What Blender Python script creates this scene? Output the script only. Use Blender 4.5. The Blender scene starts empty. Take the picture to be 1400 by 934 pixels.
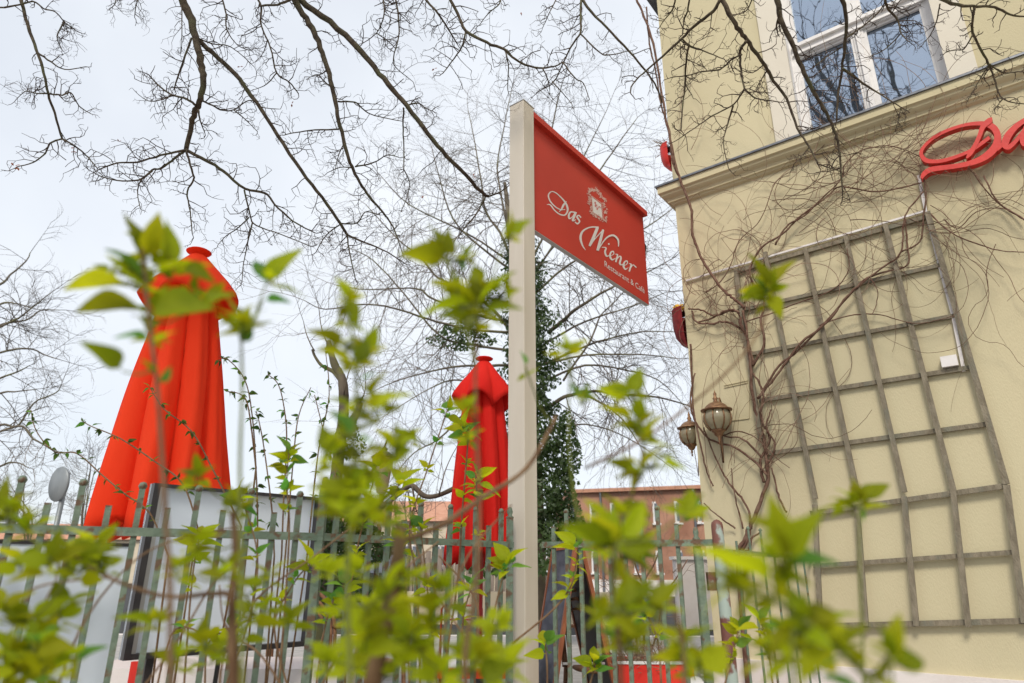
import bpy, math, random
from mathutils import Vector, Matrix
random.seed(7)
rnd = random.random
def ru(a, b): return a + (b - a) * random.random()
sc = bpy.context.scene
col = sc.collection

# ------------------------------------------------------------------ camera
FPX = 901.0
PITCH = math.atan2(316, 901); ROLL = math.atan2(9, 2572)
F_ = Vector((0, math.cos(PITCH), math.sin(PITCH)))
U0 = Vector((0, -math.sin(PITCH), math.cos(PITCH))); R0 = Vector((1, 0, 0))
RC = R0 * math.cos(ROLL) + U0 * math.sin(ROLL)
UC = U0 * math.cos(ROLL) - R0 * math.sin(ROLL)
CAM = Vector((0, 0, 1.0))
cam = bpy.data.cameras.new('camera'); camo = bpy.data.objects.new('camera', cam); col.objects.link(camo)
m = Matrix((RC, UC, -F_)).transposed().to_4x4(); m.translation = CAM
camo.matrix_world = m
cam.sensor_width = 36; cam.lens = FPX / 1400 * 36
cam.clip_start = 0.05; cam.clip_end = 2000
cam.dof.use_dof = True; cam.dof.focus_distance = 4.0; cam.dof.aperture_fstop = 2.7
sc.camera = camo
sc.render.resolution_x = 1024; sc.render.resolution_y = 683

# ------------------------------------------------------------------ world + sun
SUN_EL, SUN_AZ = math.radians(47), math.radians(-168)     # azimuth measured from +Y towards +X
w = bpy.data.worlds.new("World"); sc.world = w; w.use_nodes = True
nt = w.node_tree; nt.nodes.clear()
out = nt.nodes.new('ShaderNodeOutputWorld'); bg = nt.nodes.new('ShaderNodeBackground')
sky = nt.nodes.new('ShaderNodeTexSky'); sky.sky_type = 'NISHITA'; sky.sun_disc = False
sky.sun_elevation = SUN_EL; sky.sun_rotation = SUN_AZ; sky.air_density = 1.0; sky.dust_density = 2.0
tc = nt.nodes.new('ShaderNodeTexCoord'); nz = nt.nodes.new('ShaderNodeTexNoise')
nz.inputs['Scale'].default_value = 1.6; nz.inputs['Detail'].default_value = 5; nz.inputs['Roughness'].default_value = .5
rp = nt.nodes.new('ShaderNodeValToRGB'); rp.color_ramp.elements[0].position = .36; rp.color_ramp.elements[1].position = .66
rp.color_ramp.elements[0].color = (.68, .68, .68, 1); rp.color_ramp.elements[1].color = (.95, .95, .95, 1)
mx = nt.nodes.new('ShaderNodeMix'); mx.data_type = 'RGBA'
mx.inputs[7].default_value = (6.75, 7.05, 7.45, 1)
L = nt.links.new
L(tc.outputs['Generated'], nz.inputs['Vector']); L(nz.outputs['Fac'], rp.inputs[0]); L(rp.outputs[0], mx.inputs[0])
L(sky.outputs[0], mx.inputs[6]); L(mx.outputs[2], bg.inputs[0]); bg.inputs[1].default_value = 0.10
L(bg.outputs[0], out.inputs[0])
sl = bpy.data.lights.new('sun', 'SUN'); sl.energy = 2.0; sl.angle = math.radians(16); sl.color = (1, .93, .82)
so = bpy.data.objects.new('sun', sl); col.objects.link(so)
sd = Vector((math.sin(SUN_AZ) * math.cos(SUN_EL), math.cos(SUN_AZ) * math.cos(SUN_EL), math.sin(SUN_EL)))
so.rotation_euler = (-sd).to_track_quat('-Z', 'Y').to_euler()
sc.view_settings.view_transform = 'Standard'; sc.view_settings.look = 'None'
sc.view_settings.exposure = 0.56; sc.view_settings.gamma = 1.0

# ------------------------------------------------------------------ helpers: pixels of the survey -> rays -> surfaces
def ray(x, y): return F_ * FPX + RC * (x - 700) + UC * (467 - y)
def at(x, y, Y):
    d = ray(x, y); return CAM + d * (Y / d.y)
def hit(x, y, p0, n):
    d = ray(x, y); return CAM + d * ((p0 - CAM).dot(n) / d.dot(n))
WU = Vector((.792, -.610, 0)).normalized(); WN = Vector((WU.y, -WU.x, 0)); W0 = Vector((2.05, 4.0, 0))
def wp(s, z, off=0): return W0 + WU * s + WN * off + Vector((0, 0, z))
def wall(x, y, off=0): return hit(x, y, W0 + WN * off, WN)
def wsz(x, y, off=0):
    P = wall(x, y, off); return (P - W0).dot(WU), P.z

class MB:
    def __init__(s): s.v = []; s.f = []; s.mi = []; s.smooth = True
    def box(s, o, ax, ay, az, m=0):
        b = len(s.v)
        for k in range(8):
            s.v.append(o + ax * (k & 1) + ay * ((k >> 1) & 1) + az * (k >> 2))
        for q in ((0, 2, 3, 1), (4, 5, 7, 6), (0, 1, 5, 4), (2, 6, 7, 3), (0, 4, 6, 2), (1, 3, 7, 5)):
            s.f.append(tuple(b + i for i in q)); s.mi.append(m)
    def bar(s, a, b, up, w, h, m=0):
        """box beam from a to b; w along up x dir, h along up"""
        d = (b - a); n = d.normalized(); sd = n.cross(up).normalized(); up2 = sd.cross(n)
        s.box(a - sd * w / 2 - up2 * h / 2, d, sd * w, up2 * h, m)
    def tube(s, pts, rad, n=6, cap=True):
        if len(pts) < 2: return
        if not isinstance(rad, (list, tuple)): rad = [rad] * len(pts)
        t = (pts[1] - pts[0]).normalized()
        a = t.orthogonal().normalized(); base = len(s.v)
        for i, p in enumerate(pts):
            if i == 0: d = pts[1] - pts[0]
            elif i == len(pts) - 1: d = pts[-1] - pts[-2]
            else: d = pts[i + 1] - pts[i - 1]
            d = d.normalized() if d.length > 1e-9 else t
            a = (a - d * a.dot(d)); a = a.normalized() if a.length > 1e-6 else d.orthogonal().normalized()
            b = d.cross(a); t = d
            for k in range(n):
                an = 2 * math.pi * k / n
                s.v.append(p + (a * math.cos(an) + b * math.sin(an)) * rad[i])
        for i in range(len(pts) - 1):
            for k in range(n):
                k2 = (k + 1) % n; o = base + i * n
                s.f.append((o + k, o + k2, o + n + k2, o + n + k)); s.mi.append(0)
        if cap:
            s.f.append(tuple(base + k for k in reversed(range(n)))); s.mi.append(0)
            e = base + (len(pts) - 1) * n
            s.f.append(tuple(e + k for k in range(n))); s.mi.append(0)
    def lathe(s, c, prof, n=16, ax=Vector((0, 0, 1)), fn=None):
        x = ax.orthogonal().normalized(); y = ax.cross(x); base = len(s.v)
        for (r, z) in prof:
            for k in range(n):
                an = 2 * math.pi * k / n
                rr = fn(r, z, an) if fn else r
                s.v.append(c + ax * z + (x * math.cos(an) + y * math.sin(an)) * rr)
        for i in range(len(prof) - 1):
            for k in range(n):
                k2 = (k + 1) % n; o = base + i * n
                s.f.append((o + k, o + k2, o + n + k2, o + n + k)); s.mi.append(0)
    def prism(s, poly, ext):
        b = len(s.v); n = len(poly)
        s.v += list(poly) + [p + ext for p in poly]
        s.f.append(tuple(b + i for i in range(n))); s.f.append(tuple(b + n + i for i in reversed(range(n)))); s.mi += [0, 0]
        for i in range(n):
            j = (i + 1) % n; s.f.append((b + i, b + n + i, b + n + j, b + j)); s.mi.append(0)
    def mesh(s, name, mats, smooth=None):
        me = bpy.data.meshes.new(name); me.from_pydata([tuple(v) for v in s.v], [], s.f)
        for mm in (mats if isinstance(mats, (list, tuple)) else [mats]): me.materials.append(mm)
        if any(s.mi): me.polygons.foreach_set('material_index', s.mi)
        if smooth: me.polygons.foreach_set('use_smooth', [True] * len(s.f))
        me.update(); return me
    def build(s, name, mats, parent=None, smooth=False):
        me = s.mesh(name, mats, smooth); return link(name, me, parent)
def link(name, data, parent=None, loc=None):
    o = bpy.data.objects.new(name, data); col.objects.link(o)
    if parent:
        o.parent = parent
        o.matrix_parent_inverse = Matrix.Identity(4)
        if data is not None and loc is None:
            o.location = -worldpos(parent)
    if loc is not None: o.location = loc
    return o
def worldpos(o):
    p = o.location.copy()
    while o.parent: o = o.parent; p += o.location
    return p
def thing(name, label, cat, loc=(0, 0, 0), group=None):
    o = bpy.data.objects.new(name, None); col.objects.link(o); o.location = loc; o.empty_display_size = .1
    o['label'] = label; o['category'] = cat
    if group: o['group'] = group
    return o
def tag(o, label, cat, group=None):
    o['label'] = label; o['category'] = cat
    if group: o['group'] = group
    return o
def kind(o, k): o['kind'] = k; return o

def catmull(P, sub=6):
    out = []
    n = len(P)
    for i in range(n - 1):
        p0 = P[max(i - 1, 0)]; p1 = P[i]; p2 = P[i + 1]; p3 = P[min(i + 2, n - 1)]
        for k in range(sub):
            t = k / sub
            out.append(tuple(.5 * ((2 * b) + (-a + c) * t + (2 * a - 5 * b + 4 * c - d) * t * t + (-a + 3 * b - 3 * c + d) * t ** 3)
                             for a, b, c, d in zip(p0, p1, p2, p3)))
    out.append(tuple(P[-1])); return out

# ------------------------------------------------------------------ materials
def mat(name, c1, c2=None, scale=8, rough=.7, metal=0, bump=0, bscale=None, detail=6, spec=.4, trans=0, tcol=None, stretch=None, lo=.35, hi=.65, extra=None):
    M = bpy.data.materials.new(name); M.use_nodes = True; t = M.node_tree; N = t.nodes; N.clear(); Lk = t.links.new
    o = N.new('ShaderNodeOutputMaterial'); b = N.new('ShaderNodeBsdfPrincipled')
    b.inputs['Roughness'].default_value = rough; b.inputs['Metallic'].default_value = metal
    b.inputs['Specular IOR Level'].default_value = spec
    co = N.new('ShaderNodeTexCoord'); mp = N.new('ShaderNodeMapping')
    Lk(co.outputs['Object'], mp.inputs['Vector'])
    if stretch: mp.inputs['Scale'].default_value = stretch
    b.inputs['Base Color'].default_value = (*c1, 1)
    csock = None
    if c2:
        n = N.new('ShaderNodeTexNoise'); n.inputs['Scale'].default_value = scale; n.inputs['Detail'].default_value = detail
        r = N.new('ShaderNodeValToRGB'); r.color_ramp.elements[0].position = lo; r.color_ramp.elements[1].position = hi
        r.color_ramp.elements[0].color = (*c1, 1); r.color_ramp.elements[1].color = (*c2, 1)
        Lk(mp.outputs[0], n.inputs['Vector']); Lk(n.outputs['Fac'], r.inputs[0]); csock = r.outputs[0]
        if extra:      # patches of a third colour (rust, moss, dirt)
            c3, s3, lo3, hi3 = extra
            n3 = N.new('ShaderNodeTexNoise'); n3.inputs['Scale'].default_value = s3; n3.inputs['Detail'].default_value = 8
            r3 = N.new('ShaderNodeValToRGB'); r3.color_ramp.elements[0].position = lo3; r3.color_ramp.elements[1].position = hi3
            Lk(mp.outputs[0], n3.inputs['Vector']); Lk(n3.outputs['Fac'], r3.inputs[0])
            x = N.new('ShaderNodeMix'); x.data_type = 'RGBA'; Lk(r3.outputs[0], x.inputs[0]); Lk(csock, x.inputs[6]); x.inputs[7].default_value = (*c3, 1)
            csock = x.outputs[2]
        Lk(csock, b.inputs['Base Color'])
    if bump:
        n2 = N.new('ShaderNodeTexNoise'); n2.inputs['Scale'].default_value = bscale or scale * 4; n2.inputs['Detail'].default_value = 8
        bp = N.new('ShaderNodeBump'); bp.inputs['Strength'].default_value = bump; bp.inputs['Distance'].default_value = .01
        Lk(mp.outputs[0], n2.inputs['Vector']); Lk(n2.outputs['Fac'], bp.inputs['Height']); Lk(bp.outputs[0], b.inputs['Normal'])
    if trans:
        tr = N.new('ShaderNodeBsdfTranslucent'); tr.inputs[0].default_value = (*(tcol or c1), 1)
        ms = N.new('ShaderNodeMixShader'); ms.inputs[0].default_value = trans
        Lk(b.outputs[0], ms.inputs[1]); Lk(tr.outputs[0], ms.inputs[2]); Lk(ms.outputs[0], o.inputs[0])
    else: Lk(b.outputs[0], o.inputs[0])
    return M
M = {}
M['stucco'] = mat('cream_stucco', (.535, .478, .312), (.58, .518, .342), scale=2.2, stretch=(1, 1, .4), rough=.9, bump=.25, bscale=160, spec=.15, extra=((.49, .425, .272), 1.1, .5, .85))
M['stucco_trim'] = mat('cream_trim', (.51, .45, .285), (.56, .495, .32), scale=3, rough=.85, bump=.15, bscale=90, spec=.15)
M['surround'] = mat('pale_surround', (.62, .57, .47), (.68, .63, .53), scale=2, rough=.8, bump=.1, bscale=60)
M['plinth'] = mat('plinth_paint', (.66, .60, .57), (.73, .68, .65), scale=3, rough=.8, bump=.2, bscale=50)
M['zinc'] = mat('zinc_sheet', (.12, .13, .15), (.19, .20, .22), scale=20, rough=.45, metal=.6)
M['whitewood'] = mat('white_painted_wood', (.66, .64, .62), (.75, .73, .71), scale=15, rough=.5, bump=.1, bscale=60)
M['trellis'] = mat('weathered_trellis_wood', (.16, .135, .093), (.25, .215, .155), scale=14, rough=.85, bump=.5, bscale=60, extra=((.17, .165, .125), 5, .5, .7), stretch=(3, 3, 1))
M['conduit'] = mat('white_plastic', (.68, .64, .62), (.75, .72, .70), scale=9, rough=.5)
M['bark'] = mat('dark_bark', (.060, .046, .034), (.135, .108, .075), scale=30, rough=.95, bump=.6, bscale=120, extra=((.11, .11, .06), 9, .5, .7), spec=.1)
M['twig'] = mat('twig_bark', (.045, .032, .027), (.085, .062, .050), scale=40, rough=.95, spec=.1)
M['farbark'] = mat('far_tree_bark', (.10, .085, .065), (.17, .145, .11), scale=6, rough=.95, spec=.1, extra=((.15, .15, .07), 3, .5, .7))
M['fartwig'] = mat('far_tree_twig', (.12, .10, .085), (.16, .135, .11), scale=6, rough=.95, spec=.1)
M['vine'] = mat('vine_bark', (.11, .055, .04), (.20, .125, .09), scale=30, rough=.9, bump=.5, bscale=150, spec=.1)
M['vinetwig'] = mat('vine_twig', (.15, .095, .065), (.25, .17, .12), scale=20, rough=.9, spec=.1)
M['stem'] = mat('shrub_stem', (.12, .065, .035), (.22, .14, .075), scale=25, rough=.8, spec=.2)
M['greenstem'] = mat('green_shoot', (.14, .17, .02), (.20, .22, .04), scale=25, rough=.6, trans=.2, tcol=(.3, .4, .03))
def leafmat(n, a, b, t):
    m_ = mat(n, a, b, scale=18, rough=.6, spec=.18, trans=.58, tcol=t)
    T = m_.node_tree; oi = T.nodes.new('ShaderNodeObjectInfo'); ma = T.nodes.new('ShaderNodeMapRange'); ma.inputs['To Min'].default_value = .62; ma.inputs['To Max'].default_value = 1.25
    mh = T.nodes.new('ShaderNodeMapRange'); mh.inputs['To Min'].default_value = .485; mh.inputs['To Max'].default_value = .525
    T.links.new(oi.outputs['Random'], ma.inputs[0]); wn = T.nodes.new('ShaderNodeTexWhiteNoise'); wn.noise_dimensions = '1D'; T.links.new(oi.outputs['Random'], wn.inputs['W']); T.links.new(wn.outputs['Value'], mh.inputs[0])
    for nd in list(T.nodes):
        if nd.type in ('BSDF_PRINCIPLED', 'BSDF_TRANSLUCENT'):
            sk = nd.inputs[0]; hs = T.nodes.new('ShaderNodeHueSaturation'); T.links.new(ma.outputs[0], hs.inputs['Value']); T.links.new(mh.outputs[0], hs.inputs['Hue'])
            if sk.is_linked: T.links.new(sk.links[0].from_socket, hs.inputs['Color'])
            else: hs.inputs['Color'].default_value = sk.default_value
            T.links.new(hs.outputs[0], sk)
    return m_
M['leaf'] = leafmat('spring_leaf', (.24, .27, .008), (.33, .36, .012), (.70, .73, .012))
M['leaf2'] = leafmat('spring_leaf_olive', (.17, .20, .006), (.24, .27, .010), (.50, .54, .008))
M['leaf3'] = leafmat('spring_leaf_green', (.09, .19, .03), (.14, .26, .05), (.22, .48, .06))
M['leafdark'] = leafmat('dark_leaf', (.045, .075, .018), (.07, .11, .03), (.14, .24, .04))
M['ivy'] = mat('ivy_leaf', (.022, .045, .014), (.055, .09, .028), scale=7, rough=.45, spec=.4, trans=.25, tcol=(.12, .24, .03))
M['deadleaf'] = mat('dead_leaf', (.25, .06, .03), (.3, .1, .04), rough=.8)
M['fabric'] = mat('red_umbrella_fabric', (.86, .055, .016), (.92, .070, .022), scale=3, rough=.85, bump=.6, bscale=16, spec=.12, stretch=(1, 1, .35), trans=.30, tcol=(1, .14, .03))
M['fabric2'] = mat('crimson_umbrella_fabric', (.66, .020, .015), (.76, .030, .020), scale=3, rough=.85, bump=.6, bscale=16, spec=.12, stretch=(1, 1, .35), trans=.2, tcol=(.95, .06, .02))
M['signred'] = mat('sign_red_paint', (.47, .036, .022), (.51, .042, .026), scale=2, rough=.5, spec=.3)
M['crimson'] = mat('dark_crimson_glaze', (.14, .008, .010), (.24, .02, .02), scale=30, rough=.7)
M['lettered'] = mat('letter_red_paint', (.52, .028, .022), (.60, .036, .026), scale=8, rough=.5, bump=.1, bscale=60)
M['signwhite'] = mat('sign_white_print', (.66, .62, .58), rough=.6)
M['signpink'] = mat('sign_pink_print', (.62, .40, .34), rough=.6)
M['steel'] = mat('brushed_post_metal', (.56, .50, .41), (.64, .58, .49), scale=6, rough=.5, metal=.08, stretch=(1, 1, .15), spec=.4)
M['fence'] = mat('green_fence_paint', (.10, .14, .10), (.17, .22, .16), scale=16, rough=.6, bump=.4, bscale=70, extra=((.12, .07, .04), 26, .53, .64))
M['brownpost'] = mat('brown_post_paint', (.13, .05, .04), (.18, .075, .055), scale=12, rough=.6, extra=((.30, .36, .32), 9, .5, .56))
M['board'] = mat('white_board', (.72, .79, .88), (.78, .84, .92), scale=1.2, rough=.22, spec=.9, bump=.05)
M['blackframe'] = mat('black_frame', (.025, .022, .024), (.05, .045, .045), scale=10, rough=.4)
M['alu'] = mat('aluminium_frame', (.45, .44, .43), (.55, .54, .53), scale=4, rough=.35, metal=.6)
M['chalk'] = mat('chalkboard_slate', (.055, .062, .08), (.13, .14, .17), scale=5, rough=.8, bump=.1, stretch=(1, 1, 3), lo=.4, hi=.75)
M['orangewood'] = mat('orange_brown_wood', (.22, .065, .025), (.32, .11, .045), scale=8, rough=.5, stretch=(3, 3, 1))
M['black'] = mat('black_plastic', (.012, .012, .013), (.02, .02, .02), rough=.5)
M['planter'] = mat('red_planter', (.62, .02, .012), (.72, .035, .018), scale=4, rough=.5)
M['drytwig'] = mat('dry_stalks', (.16, .11, .07), (.28, .21, .14), scale=20, rough=.9)
M['soil'] = mat('soil', (.04, .028, .02), (.08, .055, .04), scale=30, rough=1, bump=1, bscale=60)
M['copper'] = mat('aged_copper', (.17, .085, .045), (.32, .19, .10), scale=40, rough=.45, metal=.55, bump=.3, bscale=90)
M['lampglass'] = mat('frosted_lamp_glass', (.30, .25, .15), (.45, .40, .28), scale=14, rough=.12, spec=.8, trans=.35, tcol=(.8, .8, .6))
M['lampglobe'] = mat('cream_globe', (.60, .50, .32), (.66, .56, .38), scale=4, rough=.4, trans=.3)
M['terracotta'] = mat('terracotta_wall', (.27, .135, .09), (.40, .22, .15), scale=.9, rough=.9, bump=.3, bscale=8, spec=.1)
M['rooftile'] = mat('roof_tiles', (.40, .19, .12), (.50, .27, .18), scale=3, rough=.9, stretch=(1, 1, 4))
M['creamwall'] = mat('far_cream_wall', (.52, .44, .32), (.60, .52, .40), scale=1, rough=.9)
M['farglass'] = mat('far_window_glass', (.10, .12, .15), (.16, .18, .22), rough=.15, spec=.6)
M['paling'] = mat('grey_paling_wood', (.20, .16, .13), (.32, .27, .23), scale=4, rough=.9, stretch=(4, 4, 1))
M['paving'] = mat('grey_paving', (.30, .285, .27), (.40, .38, .36), scale=6, rough=.9, bump=.4, bscale=30, spec=.1)
M['asphalt'] = mat('asphalt', (.05, .05, .052), (.07, .07, .07), scale=12, rough=.95, bump=.3, bscale=60, spec=.1)
M['carpaint'] = mat('black_car_paint', (.012, .013, .016), (.018, .019, .022), rough=.25, spec=.6)
M['tyre'] = mat('tyre_rubber', (.02, .02, .02), (.03, .03, .03), rough=.9)
M['rattan'] = mat('rattan_brown', (.22, .10, .05), (.36, .19, .10), scale=30, rough=.6, bump=.4, bscale=90)
M['whitetop'] = mat('white_laminate', (.65, .64, .62), (.7, .69, .67), rough=.4)
M['redmetal'] = mat('red_tube_metal', (.35, .02, .02), (.42, .03, .03), rough=.4)
M['signgrey'] = mat('grey_sign_back', (.20, .22, .23), (.27, .29, .30), scale=5, rough=.5, metal=.3)
# window glass: blue-tinted reflection over a dark diffuse colour standing in for the dim room
def glassmat():
    g = bpy.data.materials.new('window_glass'); g.use_nodes = True; t = g.node_tree; N = t.nodes; N.clear()
    o = N.new('ShaderNodeOutputMaterial'); d = N.new('ShaderNodeBsdfDiffuse'); d.inputs[0].default_value = (.045, .06, .085, 1)
    gl = N.new('ShaderNodeBsdfGlossy'); gl.inputs[0].default_value = (.64, .75, .90, 1); gl.inputs['Roughness'].default_value = .012
    ms = N.new('ShaderNodeMixShader'); ms.inputs[0].default_value = .50
    nz = N.new('ShaderNodeTexNoise'); nz.inputs['Scale'].default_value = 2.2; bp = N.new('ShaderNodeBump'); bp.inputs['Strength'].default_value = .05; bp.inputs['Distance'].default_value = .01
    t.links.new(nz.outputs['Fac'], bp.inputs['Height']); t.links.new(bp.outputs[0], gl.inputs['Normal'])
    t.links.new(d.outputs[0], ms.inputs[1]); t.links.new(gl.outputs[0], ms.inputs[2]); t.links.new(ms.outputs[0], o.inputs[0]); return g
M['glass'] = glassmat()

# ------------------------------------------------------------------ ground
V = Vector; Z = Vector((0, 0, 1))
g = MB(); g.box(V((-600, -60, -.3)), V((1200, 0, 0)), V((0, 1200, 0)), V((0, 0, .292)))
kind(g.build('ground', M['asphalt']), 'structure')
g = MB(); g.box(V((-14, -6, -.1)), V((34, 0, 0)), V((0, 18, 0)), V((0, 0, .1)))
pv = kind(g.build('pavement', M['paving']), 'structure')
g = MB(); g.box(V((-14, 12.0, -.1)), V((34, 0, 0)), V((0, .16, 0)), V((0, 0, .105)))
kind(g.build('kerb', M['plinth']), 'structure')
slab_me = None                                                     # paving slabs of the terrace, one by one
for i in range(-4, 5):
    for j in range(8):
        if slab_me is None:
            g = MB(); g.box(V((-.242, -.242, 0)), V((.484, 0, 0)), V((0, .484, 0)), V((0, 0, .012))); slab_me = g.mesh('paving_slab', M['paving'])
        o = link('paving_slab', slab_me, pv, V((i * .5, 3.7 + j * .5, ru(.0, .004))))

# ------------------------------------------------------------------ restaurant building
bld = thing('restaurant_building', 'cream stuccoed restaurant building with moulded cornice and a white framed window', 'building', wp(-.955, 0))
SL, SR = -.955, 7.0
zc = wsz(1050, 200, .10)[1]                                       # top edge of the cornice
WX0, WX1, WZ0, WZ1 = .02, .955, zc + .01, 5.62
def wbox(mb, s0, s1, z0, z1, o0, o1, mi=0): mb.box(wp(s0, z0, o0), WU * (s1 - s0), WN * (o1 - o0), Z * (z1 - z0), mi)
g = MB()
wbox(g, SL, SR, .505, zc - .10, -.35, 0)
wbox(g, SL, WX0 - .0, zc - .10, 8.6, -.35, 0)
wbox(g, WX1, 2.6, zc - .10, 8.6, -.35, 0)
wbox(g, WX0, WX1, WZ1, 8.6, -.35, 0)
wbox(g, WX0, WX1, zc - .10, WZ0, -.35, 0)
wbox(g, 2.6, SR, zc - .10, 8.6, -.35, 0)
wbox(g, SL, SL + .35, 0, 8.6, -9, -.35)                            # side wall running back
g.build('wall', M['stucco'], bld)
g = MB(); wbox(g, SL - .02, SR, 0, .505, -.35, .03); wbox(g, SL - .02, SL + .3, 0, .505, -9, -.35)
g.build('plinth', M['plinth'], bld)
prof = [(0, zc + .035), (.085, zc + .002), (.098, zc - .006), (.098, zc - .085), (.088, zc - .092), (.080, zc - .10), (.078, zc - .115), (.066, zc - .13), (.048, zc - .145), (.040, zc - .165), (.040, zc - .178), (.028, zc - .185), (.020, zc - .20), (.004, zc - .21), (-.01, zc - .22)]
prof = [(o_, zc + (z_ - zc) * (.80 if z_ < zc - .01 else 1)) for o_, z_ in prof]
def sweep_profile(prof, name, material):
    g = MB()
    rows = [(SR, 0), (SL, 0), (SL, -9)]
    for ri in range(3):
        for (o, z) in prof:
            if ri == 0: g.v.append(wp(SR, z, o))
            elif ri == 1: g.v.append(wp(SL - o, z, o))
            else: g.v.append(wp(SL - o, z, -9))
    n = len(prof)
    for r in range(2):
        for k in range(n - 1):
            g.f.append((r * n + k, r * n + k + 1, (r + 1) * n + k + 1, (r + 1) * n + k)); g.mi.append(0)
    return g.build(name, material, bld)
sweep_profile(prof[2:], 'cornice', M['stucco_trim'])
sweep_profile([(0, zc + .04), (.108, zc + .006), (.112, zc), (.112, zc - .012), (.0985, zc - .012)], 'cornice_flashing', M['zinc'])
# eave seen from below at the corner
g = MB(); P = hit(884, 0, wp(SL - .17, 0), WU); ez = P.z
g.box(wp(SL - .17, ez, -9), WU * .17, WN * 8.95, Z * .10)
g.build('eave', M['zinc'], bld)
# window
win = MB()
fo, fi = -.10, -.16
sL, sR = WX0, WX1
mL, mR = .462, .532
tz0, tz1 = 4.725, 4.83
wbox(win, sL, sL + .055, WZ0, WZ1, fi, fo); wbox(win, sR - .055, sR, WZ0, WZ1, fi, fo)
wbox(win, sL + .055, sR - .055, WZ0, WZ0 + .03, fi, fo - .003); wbox(win, sL + .055, sR - .055, WZ1 - .05, WZ1, fi, fo - .003)
wbox(win, mL, mR, WZ0 + .03, tz0, fi, fo - .002); wbox(win, mL + .02, mR - .02, WZ0 + .03, tz0, fo - .002, fo + .022)
wbox(win, mL, mR, tz1, WZ1 - .05, fi, fo - .002)
wbox(win, sL + .055, sR - .055, tz0, tz1, fi, fo + .006); wbox(win, sL + .03, sR - .03, tz1 - .032, tz1 - .004, fo + .006, fo + .03)
wbox(win, sL + .03, sR - .03, tz0 + .012, tz0 + .03, fo + .006, fo + .02)
wf = win.build('window', M['whitewood'], bld)
for (a, b, c, d) in ((sL + .055, mL, WZ0 + .03, tz0), (mR, sR - .055, WZ0 + .03, tz0), (sL + .055, mL, tz1, WZ1 - .05), (mR, sR - .055, tz1, WZ1 - .05)):
    g = MB()
    e = .018                                                        # casement bead round each pane
    wbox(g, a, a + e, c, d, fo - .035, fo - .012); wbox(g, b - e, b, c, d, fo - .035, fo - .012)
    wbox(g, a + e, b - e, c, c + e, fo - .035, fo - .013); wbox(g, a + e, b - e, d - e, d, fo - .035, fo - .013)
    g.build('casement_bead', M['whitewood'], wf)
    g = MB(); wbox(g, a, b, c, d, fo - .05, fo - .04); g.build('pane', M['glass'], wf)
g = MB()
for (a, b, c, d) in ((WX0 - .16, WX0 + .012, zc + .03, WZ1 + .15), (WX1 - .012, WX1 + .14, zc + .03, WZ1 + .15)):
    wbox(g, a, b, c, d, -.02, .018)
wbox(g, WX0 + .012, WX1 - .012, WZ1 - .02, WZ1 + .15, -.02, .016)
g.build('window_surround', M['surround'], bld)
g = MB(); wbox(g, WX0 + .0, WX0 + .012, WZ0, WZ1, -.10, -.02); wbox(g, WX1 - .012, WX1, WZ0, WZ1, -.10, -.02)
g.build('window_reveal', M['whitewood'], bld)
g = MB(); wbox(g, WX0, WX1, zc - .012, zc + .032, -.2, .0); g.build('window_sill', M['zinc'], bld)
g = MB(); wbox(g, WX0 + .2, WX1 - .2, 4.2, 5.4, -.34, -.33); 
# incised false panel by the lamp
g = MB()
for (x0, y0, x1, y1) in ((990, 527, 1022, 520), (990, 530, 1022, 523), (1000, 575, 1024, 572), (1024, 522, 1024, 572)):
    a = wall(x0, y0, .004); b = wall(x1, y1, .004); g.bar(a, b, WN, .006, .006)
g.build('panel_moulding', M['stucco_trim'], bld)

# ------------------------------------------------------------------ ribbons for lettering
def ribbon(mb, P, T, N, thick, sub=6, lift=.0008, drift=.0015):
    """P: (x,y,w) survey points, T: fn(x,y)->3d point on the sign plane; width in the same survey units"""
    C = catmull(P, sub); b = len(mb.v); n = len(C)
    for i, (x, y, wd) in enumerate(C):
        if i == 0: dx, dy = C[1][0] - x, C[1][1] - y
        elif i == n - 1: dx, dy = x - C[-2][0], y - C[-2][1]
        else: dx, dy = C[i + 1][0] - C[i - 1][0], C[i + 1][1] - C[i - 1][1]
        l = math.hypot(dx, dy) or 1; nx, ny = -dy / l, dx / l; h = max(wd, .01) / 2
        up = lift + drift * i / n
        a = T(x + nx * h, y + ny * h); c = T(x - nx * h, y - ny * h)
        mb.v += [a + N * up, c + N * up, a + N * (up - thick), c + N * (up - thick)]
    for i in range(n - 1):
        o = b + 4 * i; q = o + 4
        for f in ((o, o + 1, q + 1, q), (o + 2, q + 2, q + 3, o + 3), (o, q, q + 2, o + 2), (o + 1, o + 3, q + 3, q + 1)):
            mb.f.append(f); mb.mi.append(0)
    mb.f.append((b, b + 2, b + 3, b + 1)); e = b + 4 * (n - 1); mb.f.append((e, e + 1, e + 3, e + 2)); mb.mi += [0, 0]

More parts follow.
